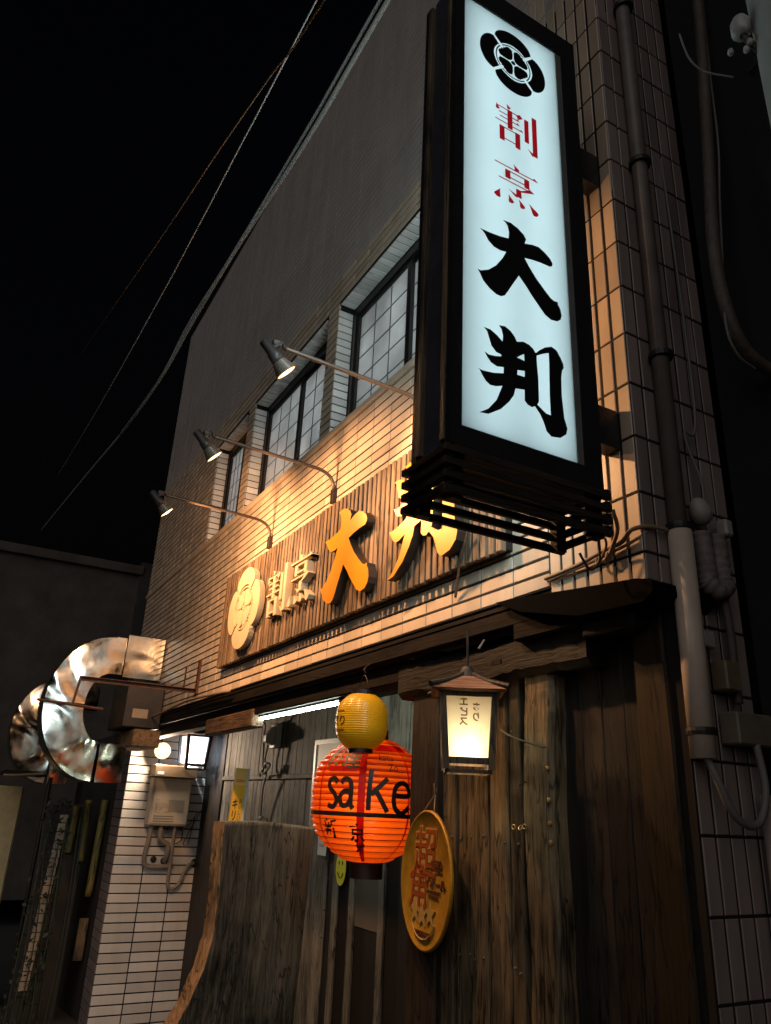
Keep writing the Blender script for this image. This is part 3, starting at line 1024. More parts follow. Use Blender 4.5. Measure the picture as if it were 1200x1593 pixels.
NDAI, NHAN = norm_glyph([DAI]), norm_glyph([HAN] + HAN_H)
raised('character', fit(NDAI, -.335, .335, -.31, .31), (-4.0, -.106, 3.081), .028, MT['gold'], MT['letter_side'], sg)
raised('character', fit(NHAN, -.340, .340, -.32, .32), (-3.112, -.106, 3.081), .028, MT['gold'], MT['letter_side'], sg)
for polys, cx_ in ((kanji_katsu(.035, .12), -5.184), (kanji_hou(.035, .12), -4.727)):
    o = None
    mb = MB()
    for p in polys:
        pp = [((x - .5) * .40, (y - .5) * .37) for x, y in p]
        vs, fs = curve_mesh([pp], .026 + random.uniform(0, .0012), FACE_STREET((cx_, -.098, 3.086)))
        mb.add(vs, fs)
    mb.build('character', MT['cream'], sg)
lobes, inner = crest(.355)
fx, cxz = 1.08, (-5.913, 3.107)
sq = lambda p: [(x * fx, y * .97) for x, y in p]
disc = MB()
vs, fs = curve_mesh([[(.215 * fx * math.cos(k * math.pi / 16), .215 * math.sin(k * math.pi / 16)) for k in range(32)]], .018, FACE_STREET((cxz[0], -.090, cxz[1])))
disc.add(vs, fs)
cr = disc.build('crest', MT['cream'], sg)
for p in lobes:
    vs, fs = curve_mesh([sq(p)], .023, FACE_STREET((cxz[0], -.101, cxz[1])))
    mb = MB(); mb.add(vs, fs); mb.build('lobe', MT['cream'], cr)
for p in inner:
    vs, fs = curve_mesh([sq(p)], .012, FACE_STREET((cxz[0], -.110, cxz[1])))
    mb = MB(); mb.add(vs, fs); mb.build('petal', MT['cream'], cr)

# ================================================================== projecting light box
bx = thing('projecting_sign', 'tall projecting light box with white lit face and black characters above a slatted base', 'sign', (-1.815, -.58, 2.6))
X0, X1, Y0, Y1, Z0, Z1 = -1.93, -1.70, -.904, -.262, 2.655, 4.86
f = MB()
# four corner posts, rails at top and bottom
PT = .043
for (xa, xb) in ((X0, X0 + .03), (X1 - .03, X1)):
    f.box(xa, xb, Y0, Y0 + PT, Z0, Z1)
    f.box(xa, xb, Y1 - .085, Y1, Z0, Z1)
    f.box(xa, xb, Y0 + PT, Y1 - .085, Z0, Z0 + .070)
    f.box(xa, xb, Y0 + PT, Y1 - .085, 4.735, Z1)
f.build('frame', MT['iron_black'], bx)
f = MB(); f.box(X0 + .03, X1 - .03, Y1 - .02, Y1 - .001, Z0, Z1); f.box(X0 + .032, X1 - .032, Y0 + .05, Y1 - .021, Z1 - .03, Z1); f.box(X0 + .032, X1 - .032, Y0 + .05, Y1 - .021, Z0, Z0 + .03)
f.build('casing', MT['iron_black'], bx)
for xa in (X0 + .030, X1 - .030 - .026):
    f = MB(); f.cbox(xa, xa + .026, Y0 - .006, Y0 + .03, Z0 + .02, Z1 - .02, .003); f.build('edge_strip', MT['wood_old'], bx)
f = MB(); f.box(X0 + .056, X1 - .056, Y0 + .012, Y0 + .03, Z0, Z1); f.build('edge_panel', plain('dark_blue_panel', (.045, .043, .055), .5, noise=.5, nscale=5, bump=.2), bx)
f = MB(); f.box(X1 - .018, X1 - .006, Y0 + PT, Y1 - .113, Z0 + .070, 4.735); f.build('lit_face', MT['sign_front'], bx)
for yy in (-.735, -.48):
    l = bpy.data.lights.new('sign_tube', 'AREA'); l.shape = 'RECTANGLE'; l.size = .16; l.size_y = 2.1; l.energy = 2.3; l.color = (.97, 1.0, 1.0)
    lo = bpy.data.objects.new('sign_tube', l); COL.objects.link(lo); lo.parent = bx
    lo.location = Vector((-1.85, yy, 3.72)) - org(bx)
    lo.rotation_euler = basis((0, -1, 0), (0, 0, 1), (0, 0, 0)).to_euler()
f = MB(); f.box(X0 + .006, X0 + .018, Y0 + PT, Y1 - .085, Z0 + .070, 4.735); f.build('rear_lit_face', MT['sign_back'], bx)
f = MB(); f.box(X0 + .024, X0 + .027, Y0 + PT - .006, Y1 - .0215, Z0 + .031, Z1 - .031); f.build('glow_blocker', MT['pvc_white'], bx)  # unseen blocker added to keep the rear face's glow off the front
f = MB(); f.box(X1 - .020, X1 - .003, Y1 - .113, Y1 - .0852, Z0 + .071, 4.734); f.build('inner_trim', MT['alu'], bx)
FX = X1 - .0055
OY, OZ = -.862, 2.725


def flat(name, polys, mat, parent, place):
    vs, fs = curve_mesh(polys, 0.0, place)
    mb = MB(); mb.add(vs, fs)
    return mb.build(name, mat, parent)


flat('character', [DAI], MT['ink'], bx, FACE_EAST((FX, OY, OZ)))
flat('character', [HAN] + HAN_H, MT['ink'], bx, FACE_EAST((FX, OY, OZ)))
for polys, (ya, yb, za, zb) in ((kanji_katsu(), (-.716, -.500, 4.035, 4.250)), (kanji_hou(), (-.718, -.497, 3.735, 3.945))):
    mb = MB()
    for i, p in enumerate(polys):
        pp = [(ya + x * (yb - ya), za + y * (zb - za)) for x, y in p]
        vs, fs = curve_mesh([pp], 0.0, FACE_EAST((FX + .0002 * i, 0, 0)))
        mb.add(vs, fs)
    mb.build('character', MT['ink_red'], bx)
lobes, inner = crest(.172)
cr2 = flat('crest', [lobes[0]], MT['ink'], bx, FACE_EAST((FX, -.610, 4.510)))
for p in lobes[1:] : flat('lobe', [p], MT['ink'], cr2, FACE_EAST((FX, -.610, 4.510)))
ring_o = [(.172 * .60 * math.cos(k * math.pi / 24), .172 * .60 * math.sin(k * math.pi / 24)) for k in range(48)]
for p in inner: flat('petal', [p], MT['ink'], cr2, FACE_EAST((FX, -.610, 4.510)))
# brackets back to the wall
for z0, z1 in ((2.945, 3.115), (4.29, 4.47)):
    f = MB(); f.cbox(-1.925, -1.846, Y1 + .001, -.001, z0, z1, .004); f.build('bracket', MT['iron_black'], bx)
# slatted base: crossed slats log-cabin fashion round four posts
cz0, cz1 = 2.478, Z0
o_ = .034
pts4 = [(X0 + .008, Y0 + .010), (X1 - .043, Y0 + .010), (X0 + .008, Y1 - .054), (X1 - .043, Y1 - .054)]
for (px, py) in pts4:
    f = MB(); f.box(px, px + .035, py, py + .044, cz0 - .003, cz1 - .001); f.build('base_post', MT['wood_black'], bx)
nz = 4
for k in range(nz):
    z0 = cz0 + .006 + k * .0445
    z1 = z0 + .024
    for ya in (Y0 - .0125, Y1 - .0095):
        f = MB(); f.cbox(X0 - .014, X1 + .014, ya, ya + .022, z0 + .011, z1 + .011, .002); f.build('base_slat', MT['wood_black_x'], bx)
    for xa in (X0 - .0145, X1 - .0075):
        f = MB(); f.cbox(xa, xa + .022, Y0 - .028, Y1 + .018, z0, z1, .002); f.build('base_slat', MT['wood_black_y'], bx)
f = MB(); f.cbox(X0 - .006, X1 + .003, Y0 - .006, Y1 + .002, Z0 - .020, Z0 - .0005, .004); f.build('base_rim', MT['wood_black_y'], bx)

# ================================================================== gooseneck flood lamps
def flood(x, label, aim=(0.0, .70, -.71), cone=160, power=150):
    t = thing('flood_lamp', label, 'lamp', (x, 0, 3.66), 'gooseneck flood lamps over the slatted sign')
    f = MB(); f.cbox(x - .022, x + .022, -.035, -.001, 3.60, 3.71, .004); f.build('mount', MT['steel_dark'], t)
    f = MB(); f.smooth = True
    path = smooth_path([(x, -.022, 3.69), (x, -.022, 3.74), (x, -.055, 3.80), (x, -.12, 3.832), (x, -.22, 3.842), (x, -.55, 3.853), (x, -.80, 3.862), (x, -.93, 3.866)], 5)
    f.tube(path, .0125, 10); f.build('arm', MT['arm'], t)
    ax = Vector((0.0, .70, -.71)).normalized()
    side = Vector((1, 0, 0))
    up = ax.cross(side).normalized()
    side = up.cross(ax).normalized()
    tip = Vector((x, -.905, 3.725))
    m = Matrix((side, up, ax)).transposed().to_4x4(); m.translation = tip
    f = MB(); f.smooth = True
    f.lathe([(.022, -.205), (.028, -.20), (.028, -.13), (.033, -.122), (.037, -.068)], 20, m)
    f.build('housing', MT['shade'], t)
    f = MB()
    pr = []
    for k in range(9):
        z = -.068 + .068 * k / 8
        r = .037 + .022 * (k / 8)
        pr += [(r, z), (r + .003, z + .004)]
    pr.append((.060, .004)); pr.append((.054, .004)); pr.append((.042, -.045)); pr.append((.01, -.05))
    f.lathe(pr, 24, m, cap=False); f.build('reflector', MT['shade_rib'], t)
    f = MB(); f.smooth = True
    f.lathe([(.053, .002), (.045, .004), (.025, .006), (.002, .007)], 20, m); f.build('bulb', MT['bulb'], t)
    f = MB(); f.tube([(x, -.93, 3.866), (x + .015, -.95, 3.885), tip - ax * .15 + side * .0], .011, 8); f.cbox(x - .02, x + .02, -1.0, -.95, 3.86, 3.89, .004); f.build('knuckle', MT['shade'], t)
    l = bpy.data.lights.new('flood_light', 'SPOT')
    l.energy = power; l.color = (1.0, .51, .225); l.spot_size = math.radians(cone); l.spot_blend = 0.35; l.shadow_soft_size = .05
    lo = bpy.data.objects.new('flood_light', l); COL.objects.link(lo)
    lo.parent = t
    lo.location = tip + ax * .03 - org(t)
    lo.rotation_euler = Vector(aim).to_track_quat('-Z', 'Y').to_euler()
    return t


flood(-5.731, 'flood lamp on the farthest gooseneck arm, left of the cream crest', (-.45, .70, -.55), 172, 190)
flood(-4.495, 'flood lamp on the middle gooseneck arm, between the crest and the gold characters')
flood(-3.258, 'flood lamp on the gooseneck arm that runs behind the light box', (.42, .74, -.52), 126, 165)

# ================================================================== lanterns
def wrap_text(vs, fs, rfun, cx, cy, cz, th0, off, sub=True):
    """lay flat text (x across, y up, metres) on a surface of revolution; th0 = direction of its centre"""
    out = []
    for v in vs:
        z = v[1]
        r = rfun(z) + off
        th = th0 + v[0] / max(rfun(z * .3), .05)
        out.append((cx + r * math.cos(th), cy + r * math.sin(th), cz + z))
    return out, fs


def subdiv(vs, fs, mx=.02):
    import bmesh
    me = bpy.data.meshes.new('t'); me.from_pydata([tuple(v) for v in vs], [], fs)
    bm = bmesh.new(); bm.from_mesh(me)
    bmesh.ops.triangulate(bm, faces=bm.faces[:])
    for _ in range(4):
        es = [e for e in bm.edges if e.calc_length() > mx]
        if not es: break
        bmesh.ops.subdivide_edges(bm, edges=es, cuts=1)
        bmesh.ops.triangulate(bm, faces=bm.faces[:])
    bm.verts.ensure_lookup_table()
    v = [tuple(x.co) for x in bm.verts]; f = [tuple(x.index for x in p.verts) for p in bm.faces]
    bm.free(); bpy.data.meshes.remove(me)
    return v, f


# yellow lantern
YC = Vector((-3.865, -.02, 2.050))
yl = thing('yellow_lantern', 'small yellow paper lantern hanging above the big orange one', 'lantern', YC)
def yr(z):
    t = abs(z) / .148
    return .146 * (1 - .50 * min(t, 1) ** 3.2) if t < 1 else .073
f = MB(); f.smooth = True
pr = []
for k in range(97):
    z = -.148 + .296 * k / 96
    pr.append((yr(z) + .0022 * abs(math.sin(k * math.pi / 4)), z))
f.lathe(pr, 56, Matrix.Translation(YC), cap=False); f.build('paper', MT['yellow'], yl)
for z0, z1, nm in ((-.170, -.145, 'bottom_cap'), (.145, .172, 'top_cap')):
    f = MB(); f.lathe([(.060, z0), (.070, z0), (.070, z1), (.060, z1)], 32, Matrix.Translation(YC), cap=True); f.build(nm, MT['ink'], yl)
f = MB(); f.tube(smooth_path([YC + Vector((-.055, 0, .165)), YC + Vector((-.05, 0, .215)), YC + Vector((.0, 0, .262)), YC + Vector((.05, 0, .215)), YC + Vector((.055, 0, .165))]), .003, 6)
f.tube(smooth_path([YC + Vector((0, 0, .258)), YC + Vector((.012, 0, .275)), YC + Vector((.0, .0, .30)), YC + Vector((-.01, .05, .34))]), .004, 6); f.build('hook', MT['steel_dark'], yl)
camdir = math.atan2(-2.05 - YC.y, -YC.x)
mb = MB()
for tx, sz, zz in (('祭り', .062, -.005),):
    vs, fs = text_mesh(tx, sz, bold=.001)
    vs, fs = subdiv(vs, fs)
    mb.add(*wrap_text([(v[0], v[1] + zz, 0) for v in vs], fs, yr, *YC, camdir - 1.08, .0035))
for zz in (.045, -.055, -.063):
    vs, fs = subdiv([(-.05, zz - .002, 0), (.05, zz - .002, 0), (.05, zz + .002, 0), (-.05, zz + .002, 0)], [(0, 1, 2, 3)])
    mb.add(*wrap_text(vs, fs, yr, *YC, camdir - 1.08, .0035))
mb.build('lettering', MT['lantern_ink'], yl)
l = bpy.data.lights.new('lantern_light', 'POINT'); l.energy = .35; l.color = (1, .8, .45); l.shadow_soft_size = .03
lo = bpy.data.objects.new('lantern_light', l); COL.objects.link(lo); lo.parent = yl; lo.location = (0, 0, 0)

# orange lantern
SC = Vector((-4.226, .25, 1.648))
sl = thing('sake_lantern', 'large orange lantern lettered sake with red stripes and a black band', 'lantern', SC)
def sr(z):
    t = abs(z) / .345
    return .350 * (1 - .66 * min(t, 1) ** 3.2) if t < 1 else .100
f = MB(); f.smooth = True
pr = []
nr = 21
for k in range(nr * 6 + 1):
    z = -.345 + .69 * k / (nr * 6)
    pr.append((sr(z) - .013 * abs(math.cos(k * math.pi / 6)) ** 3, z))
f.lathe(pr, 72, Matrix.Translation(SC), cap=False); f.build('paper', MT['orange_lit'], sl)
f = MB(); f.smooth = True
for k in range(nr + 1):
    z = -.345 + .69 * k / nr
    f.lathe([(sr(z) - .0145, z - .0013), (sr(z) - .0105, z - .0013), (sr(z) - .0095, z), (sr(z) - .0105, z + .0013), (sr(z) - .0145, z + .0013)], 60, Matrix.Translation(SC), cap=False)
tag(f.build('rib_wire', plain('rib_wire', (.10, .012, .004), .6), sl), kind='stuff')
for z0, z1, nm in ((-.43, -.338, 'bottom_cap'), (.338, .40, 'top_cap')):
    f = MB(); f.lathe([(.080, z0), (.098, z0), (.098, z1), (.080, z1)], 40, Matrix.Translation(SC)); f.build(nm, MT['lantern_ink'], sl)
f = MB(); f.tube([SC + Vector((0, 0, .40)), SC + Vector((0, 0, .80))], .004, 6); f.build('hanger', MT['rubber'], sl)
cd = math.atan2(-2.05 - SC.y, -SC.x)


def patch(x0, x1, z0, z1): return subdiv([(x0, z0, 0), (x1, z0, 0), (x1, z1, 0), (x0, z1, 0)], [(0, 1, 2, 3)], .025)


def srx(z): return sr(z)
mb = MB()
for a, b in ((-.075, -.033),):                                  # wide red stripe
    mb.add(*wrap_text(*patch(a, b, -.335, .335), srx, *SC, cd + .02, .0015))
for c in (-.335, .235):
    n = []
    for i in range(25):
        z = -.33 + .66 * i / 24
        n.append(z)
    for i in range(24):
        for zz in ():
            pass
    mb.add(*wrap_text(*patch(c - .006, c + .006, -.335, .335), srx, *SC, cd + .02, .0015))
for (a, b, z0, z1) in ((-.34, .30, .262, .30), (-.29, -.085, .140, .170), (-.20, -.07, .205, .215), (-.32, -.10, .195, .200)):
    mb.add(*wrap_text(*patch(a, b, z0, z1), srx, *SC, cd + .02, .002))
mb.build('stripe', MT['red_paint'], sl)
mb = MB()
vs, fs = patch(-.46, .46, -.098, -.075); mb.add(*wrap_text(vs, fs, srx, *SC, cd, .0032))
mb.build('band', MT['lantern_ink'], sl)
mb = MB()
def stroke_poly(pts, wd):
    """brush stroke of even width through points"""
    P = [Vector((x, y, 0)) for x, y in pts]
    P = smooth_path(P, 8) if len(P) > 2 else P
    l_, r_ = [], []
    for i, p in enumerate(P):
        t = (P[min(i + 1, len(P) - 1)] - P[max(i - 1, 0)]).normalized()
        n = Vector((-t.y, t.x, 0)) * wd / 2
        l_.append(p + n); r_.append(p - n)
    vs = [tuple(v) for v in l_ + r_]
    k = len(P)
    return subdiv(vs, [(i, i + 1, k + i + 1, k + i) for i in range(k - 1)], .03)


SAKE = [[(-.128, .075), (-.150, .095), (-.180, .085), (-.178, .050), (-.142, .015), (-.128, -.020), (-.150, -.050), (-.185, -.040)],      # s
        [(-.105, .070), (-.085, .095), (-.055, .085), (-.045, .050), (-.045, -.030), (-.030, -.055)],                                        # a
        [(-.048, .030), (-.085, .030), (-.108, .0), (-.095, -.038), (-.066, -.038), (-.046, -.010)],
        [(.060, .150), (.052, .05), (.050, -.060)], [(.150, .105), (.062, .020)], [(.085, .045), (.152, -.065)],                              # k
        [(.186, .020), (.276, .022), (.268, .070), (.232, .085), (.196, .060), (.186, .0), (.200, -.050), (.240, -.068), (.282, -.035)]]      # e
for st in SAKE:
    mb.add(*wrap_text(*stroke_poly([((x - .055) * 1.06, z * 1.04) for x, z in st], .027), srx, *SC, cd + .0, .0035))
for tx, sz, xx, zz in (('新', .105, -.24, -.165), ('京', .100, -.065, -.180), ('地', .07, -.05, -.260), ('料', .13, -.26, .225), ('理', .13, -.13, .215)):
    vs, fs = text_mesh(tx, sz, bold=.002); vs, fs = subdiv(vs, fs, .03)
    mb.add(*wrap_text([(v[0] + xx, v[1] + zz, 0) for v in vs], fs, srx, *SC, cd, .0035))
for tx, sz, xx, zz in (('katu', .060, .10, .225), ('Zo', .055, .14, .17)):
    vs, fs = text_mesh(tx, sz); vs, fs = subdiv(vs, fs, .03)
    mb.add(*wrap_text([(v[0] + xx, v[1] + zz, 0) for v in vs], fs, srx, *SC, cd, .0035))
mb.build('lettering', MT['lantern_ink'], sl)
l = bpy.data.lights.new('lantern_light', 'POINT'); l.energy = 2.9; l.color = (1, .70, .40); l.shadow_soft_size = .06
lo = bpy.data.objects.new('lantern_light', l); COL.objects.link(lo); lo.parent = sl; lo.location = (.15, -.10, -.06)


# lamps with little roofs
def roof_lamp(loc, rz, label, paper, col, power, s=1.0, text=None, hang=.25, roof=True, hw=.112, frame=None):
    t = thing('roofed_lamp', label, 'lamp', loc, None)
    t.rotation_euler = (0, 0, rz)
    frame = frame or MT['lamp_wood']
    def loc_build(mb, nm, mat, sm=None): return link(nm, mb.mesh(nm, mat, smooth=sm), t)
    H0, H1 = -.165 * s, .125 * s
    a0, a1 = hw * .84 * s, hw * s
    def hwz(z): return a0 + (a1 - a0) * (z - H0) / (H1 - H0)
    for sx in (-1, 1):
        for sy in (-1, 1):
            f = MB()
            p = .014 * s
            vs = []
            for z in (H0 - .025 * s, H1):
                c = hwz(z)
                for dx, dy in ((-p, -p), (p, -p), (p, p), (-p, p)): vs.append((sx * c + dx, sy * c + dy, z))
            f.add(vs, [(0, 3, 2, 1), (4, 5, 6, 7), (0, 1, 5, 4), (1, 2, 6, 5), (2, 3, 7, 6), (3, 0, 4, 7)])
            loc_build(f, 'corner_post', frame)
    for k in range(4):
        rm = Matrix.Rotation(k * math.pi / 2, 4, 'Z')
        f = MB()
        c = hwz(H1); f.box(-c, c, -c - .008 * s, -c + .008 * s, H1 - .022 * s, H1 + .004, rm)
        loc_build(f, 'top_rail', frame); f = MB()
        c = hwz(H0); f.box(-c, c, -c - .008 * s, -c + .008 * s, H0 - .004, H0 + .022 * s, rm)
        loc_build(f, 'bottom_rail', frame)
        f = MB(); c = hwz(H0 - .03 * s); f.box(-c, c, -c - .006 * s, -c + .006 * s, H0 - .040 * s, H0 - .026 * s, rm)
        loc_build(f, 'foot_rail', frame)
        f = MB()
        c0, c1 = hwz(H0 + .02 * s) - .010 * s, hwz(H1 - .02 * s) - .010 * s
        f.add([rm @ Vector(v) for v in ((-c0, -c0, H0 + .02 * s), (c0, -c0, H0 + .02 * s), (c1, -c1, H1 - .02 * s), (-c1, -c1, H1 - .02 * s))], [(0, 1, 2, 3)])
        loc_build(f, 'paper_panel', paper)
    # roof: four slopes with thickness, boards underneath and ridge pieces
    e, hgt = hw * 1.42 * s, .080 * s
    f = MB()
    zt = H1 + .006
    f.add([(-e, -e, zt), (e, -e, zt), (e, e, zt), (-e, e, zt), (-.02 * s, -.02 * s, zt + hgt), (.02 * s, -.02 * s, zt + hgt), (.02 * s, .02 * s, zt + hgt), (-.02 * s, .02 * s, zt + hgt),
           (-e + .02 * s, -e + .02 * s, zt - .010 * s), (e - .02 * s, -e + .02 * s, zt - .010 * s), (e - .02 * s, e - .02 * s, zt - .010 * s), (-e + .02 * s, e - .02 * s, zt - .010 * s)],
          [(0, 1, 5, 4), (1, 2, 6, 5), (2, 3, 7, 6), (3, 0, 4, 7), (4, 5, 6, 7), (8, 9, 1, 0)[::-1], (9, 10, 2, 1)[::-1], (10, 11, 3, 2)[::-1], (11, 8, 0, 3)[::-1], (8, 11, 10, 9)])
    loc_build(f, 'roof', MT['lamp_roof'])
    for sx in (-1, 1):
        for sy in (-1, 1):
            f = MB(); f.tube([(sx * .015 * s, sy * .015 * s, zt + hgt + .004), (sx * e * .5, sy * e * .5, zt + hgt * .55), (sx * e * 1.04, sy * e * 1.04, zt + .012 * s)], .012 * s, 8)
            loc_build(f, 'ridge', MT['wood_black'])
    f = MB(); f.lathe([(.045 * s, zt + hgt - .02), (.030 * s, zt + hgt + .02), (.018 * s, zt + hgt + .035)], 16); f.tube([(0, 0, zt + hgt), (0, 0, zt + hgt + hang)], .006, 6)
    loc_build(f, 'hanger', MT['wood_black'])
    if text:
        mb = MB()
        c = hwz(0) - .010 * s
        for tx, xx in text:
            mm = basis((1, 0, 0), (0, .07, 1), (xx, -c - .0088, .048 * s))
            mm.translation.z = .040 * s
            vs, fs = text_mesh(tx, .040 * s, mirror=True, vertical=True, m=mm, bold=.0012)
            mb.add(vs, fs)
        loc_build(mb, 'lettering', plain('paper_lettering', (.22, .13, .05), .7))
    f = MB(); f.smooth = True
    f.lathe([(.006, -.02), (.018, -.015), (.026, .0), (.024, .018), (.012, .03), (.002, .032)], 14, Matrix.Translation((0, 0, H0 + .055 * s)))
    loc_build(f, 'bulb', emit_mat('lamp_bulb', col, 20))
    l = bpy.data.lights.new('lamp_light', 'POINT'); l.energy = power; l.color = col; l.shadow_soft_size = .035
    lo = bpy.data.objects.new('lamp_light', l); COL.objects.link(lo); lo.parent = t; lo.location = (0, 0, H0 + .060 * s)
    return t


rl = roof_lamp((-2.730, -.10, 1.955), 0.95 + .06, 'roofed wooden lamp with warm paper panes in front of the planks', MT['washi'], (1.0, .80, .50), 5.2, 1.0, (('エビス', -.022), ('あり', .030)), .20)
rl2 = roof_lamp((-9.80, .72, 2.200), 1.295 + .35, 'roofed lamp with bluish white panes over the water heater', MT['milk'], (.80, .90, 1.0), 75, 1.30, None, .12, frame=MT['steel_dark'])
f = MB(); f.smooth = True
f.tube(smooth_path([(-2.60, -.02, 1.93), (-2.55, .0, 1.90), (-2.49, .05, 1.875), (-2.45, .09, 1.862)]), .004, 6)
f.solo('lamp_cord', MT['cable_tan'], 'pale cord running from the warm roofed lamp to the post', 'cord')
f = MB(); f.tube([(-2.715, -.05, 2.285), (-2.713, -.02, 2.33)], .006, 6); f.box(-2.70, -2.63, .005, .014, 2.215, 2.235)
f.solo('hook', MT['steel_dark'], 'metal hook under the eave above the warm roofed lamp', 'hook')

# oval plate
ov = thing('oval_plate', 'mustard oval plate with red characters and three stars on the dark post', 'sign', (-3.255, .05, 1.30))
OC = Vector((-3.272, .052, 1.302))
tilt = basis((.995, -.10, .0), (0.0, .02, 1), OC)
f = MB(); f.smooth = False
n = 64
ell = lambda k_, a=.258, b=.300: [(a * k_ * math.cos(2 * math.pi * i / n), b * k_ * math.sin(2 * math.pi * i / n)) for i in range(n)]
vs = []
for k_, z in ((.97, -.012), (1.0, -.008), (1.0, .002), (.985, .008), (.965, .008), (.955, .004), (.5, .006), (.02, .007)):
    vs += [tilt @ Vector((x, y, z)) for x, y in ell(k_)]
fs = []
for r in range(7):
    for i in range(n):
        fs.append((r * n + i, r * n + (i + 1) % n, (r + 1) * n + (i + 1) % n, (r + 1) * n + i))
f.add(vs, fs); f.build('plate', MT['plate'], ov, smooth=True)
def on_plate(nm, items, mat, ex=.0):
    mb = MB()
    for tx, sz, xx, zz, bold in items:
        vs, fs = text_mesh(tx, sz, .002, None, bold)
        mb.add([tilt @ Vector((v[0] + xx, v[1] + zz, v[2] + .0085 + ex)) for v in vs], fs)
    return mb.build(nm, mat, ov)
on_plate('lettering_outline', (('超', .235, .005, .115, .006), ('角', .215, -.060, -.030, .006)), MT['plate_pale'], -.0012)
on_plate('large_lettering', (('超', .235, .005, .115, .001), ('角', .215, -.060, -.030, .001)), MT['plate_red'])
for it in (('炭酸', .058, .118, .060, .001), ('ハイボール', .050, .085, -.012, .0012), ('THE SPARKLING', .020, .090, -.048, 0), ('HIGHBALL', .020, .100, -.068, 0), ('HIGHBALL', .034, .0, -.228, .0008)):
    on_plate('small_lettering', (it,), MT['plate_dark'])
mb = MB()
for k, (xx, zz) in enumerate(((-.080, -.140), (-.005, -.150), (.072, -.140))):
    p = []
    for i in range(10):
        r = .050 if i % 2 == 0 else .021
        th = math.pi / 2 + i * math.pi / 5
        p.append((xx + r * math.cos(th), zz + 1.15 * r * math.sin(th)))
    vs, fs = curve_mesh([p], .002); mb.add([tilt @ Vector((v[0], v[1], v[2] + .009)) for v in vs], fs)
mb.build('star', MT['plate_pale'], ov)
mb = MB()
arc = [(.115 * math.cos(math.radians(a)), -.155 + .095 * math.sin(math.radians(a))) for a in range(195, 346, 10)]
mb.tube([tilt @ Vector((x, y, .010)) for x, y in arc], .004, 6); mb.build('garland', MT['plate_pale'], ov)
mb = MB()
mb.tube([tilt @ Vector((-.06, .285, 0)), (-3.262, .090, 1.675)], .0025, 5); mb.tube([tilt @ Vector((.06, .285, 0)), (-3.262, .090, 1.675)], .0025, 5)
for k in range(6):
    a = random.uniform(0, 6.28)
    mb.tube([(-3.262, .088, 1.675), (-3.262 + .025 * math.cos(a), .080, 1.70 + .025 * math.sin(a))], .002, 5)
mb.build('cord', MT['cable_tan'], ov)

# ================================================================== fluorescent tube, board things
t = thing('fluorescent_tube', 'white fluorescent tube lit along the entrance ceiling', 'lamp', (-5.6, .28, 2.28))
f = MB(); f.tube([(-5.93, .13, 2.226), (-4.46, .13, 2.222)], .0095, 10); f.build('tube', MT['tube'], t, smooth=True)
f = MB(); f.cbox(-5.96, -4.43, .112, .150, 2.238, 2.2515, .003); f.build('batten_housing', MT['steel_dark'], t)
for xx in (-5.945, -4.445):
    f = MB(); f.box(xx - .012, xx + .012, .114, .146, 2.208, 2.2382); f.build('socket', MT['pvc_white'], t)

t = thing('breaker_box', 'small grey wall breaker with hanging cables on the boarded wall', 'electrical box', (-7.66, .97, 2.26))
f = MB(); f.cbox(-7.75, -7.58, .935, .998, 2.13, 2.38, .008); f.build('back_plate', MT['pvc_white'], t)
f = MB(); f.prism([(-.11, -.05), (.11, -.05), (.09, .03), (.0, .09), (-.06, .09)], 0, .07, basis((0, 0, 1), (0, -1, 0), (-7.70, .935, 2.25))); f.build('hood', MT['pvc_white'], t)
f = MB()
f.tube(smooth_path([(-7.70, .90, 2.16), (-7.74, .90, 2.02), (-7.76, .93, 1.92), (-7.72, .92, 1.86), (-7.80, .93, 1.72), (-7.86, .96, 1.40), (-7.86, .97, 1.15)]), .010, 6)
f.tube(smooth_path([(-7.66, .60, 2.44), (-7.76, .85, 2.40), (-7.84, .90, 2.25), (-7.88, .93, 2.05), (-7.86, .93, 1.93), (-7.76, .92, 1.90), (-7.68, .93, 1.96)]), .010, 6)
f.tube(smooth_path([(-7.92, .93, 1.86), (-7.84, .90, 1.91), (-7.74, .90, 1.88), (-7.64, .92, 1.96), (-7.70, .90, 1.98), (-7.84, .92, 1.90)]), .011, 6)
f.build('cable', MT['cable_grey'], t, smooth=True)
f = MB(); f.tube([(-7.86, .998, 1.455), (-7.86, .95, 1.455), (-7.80, .93, 1.46)], .012, 6)
f.solo('wall_peg', MT['alu'], 'short metal peg in the boards below the breaker cable', 'peg')

t = thing('beer_board', 'narrow yellow beer advertising board behind the tree slab', 'sign', (-7.0, .38, 1.4))
bm_ = basis((0, 1, 0.0), (0, .04, 1), (-7.0, .392, 1.55))
f = MB(); vs = [bm_ @ Vector(v) for v in [(x, y, z) for x in (-.058, .058) for y in (-.34, .335) for z in (-.02, 0)]]
f.add(vs, [(0, 1, 3, 2), (4, 6, 7, 5), (0, 4, 5, 1), (2, 3, 7, 6), (0, 2, 6, 4), (1, 5, 7, 3)]); f.build('board', MT['kirin_y'], t)
f = MB(); f.add([bm_ @ Vector(v) for v in [(x, y, z) for x in (.0582, .078) for y in (-.34, .335) for z in (-.03, .002)]], [(0, 1, 3, 2), (4, 6, 7, 5), (0, 4, 5, 1), (2, 3, 7, 6), (0, 2, 6, 4), (1, 5, 7, 3)]); f.build('edge', MT['kirin_edge'], t)
f = MB(); f.add([bm_ @ Vector(v) for v in ((-.056, .19, .0010), (.056, .19, .0010), (.056, .333, .0010), (-.056, .333, .0010))], [(0, 1, 2, 3)]); f.build('header', plain('poster_header', (.80, .55, .16), .5), t)
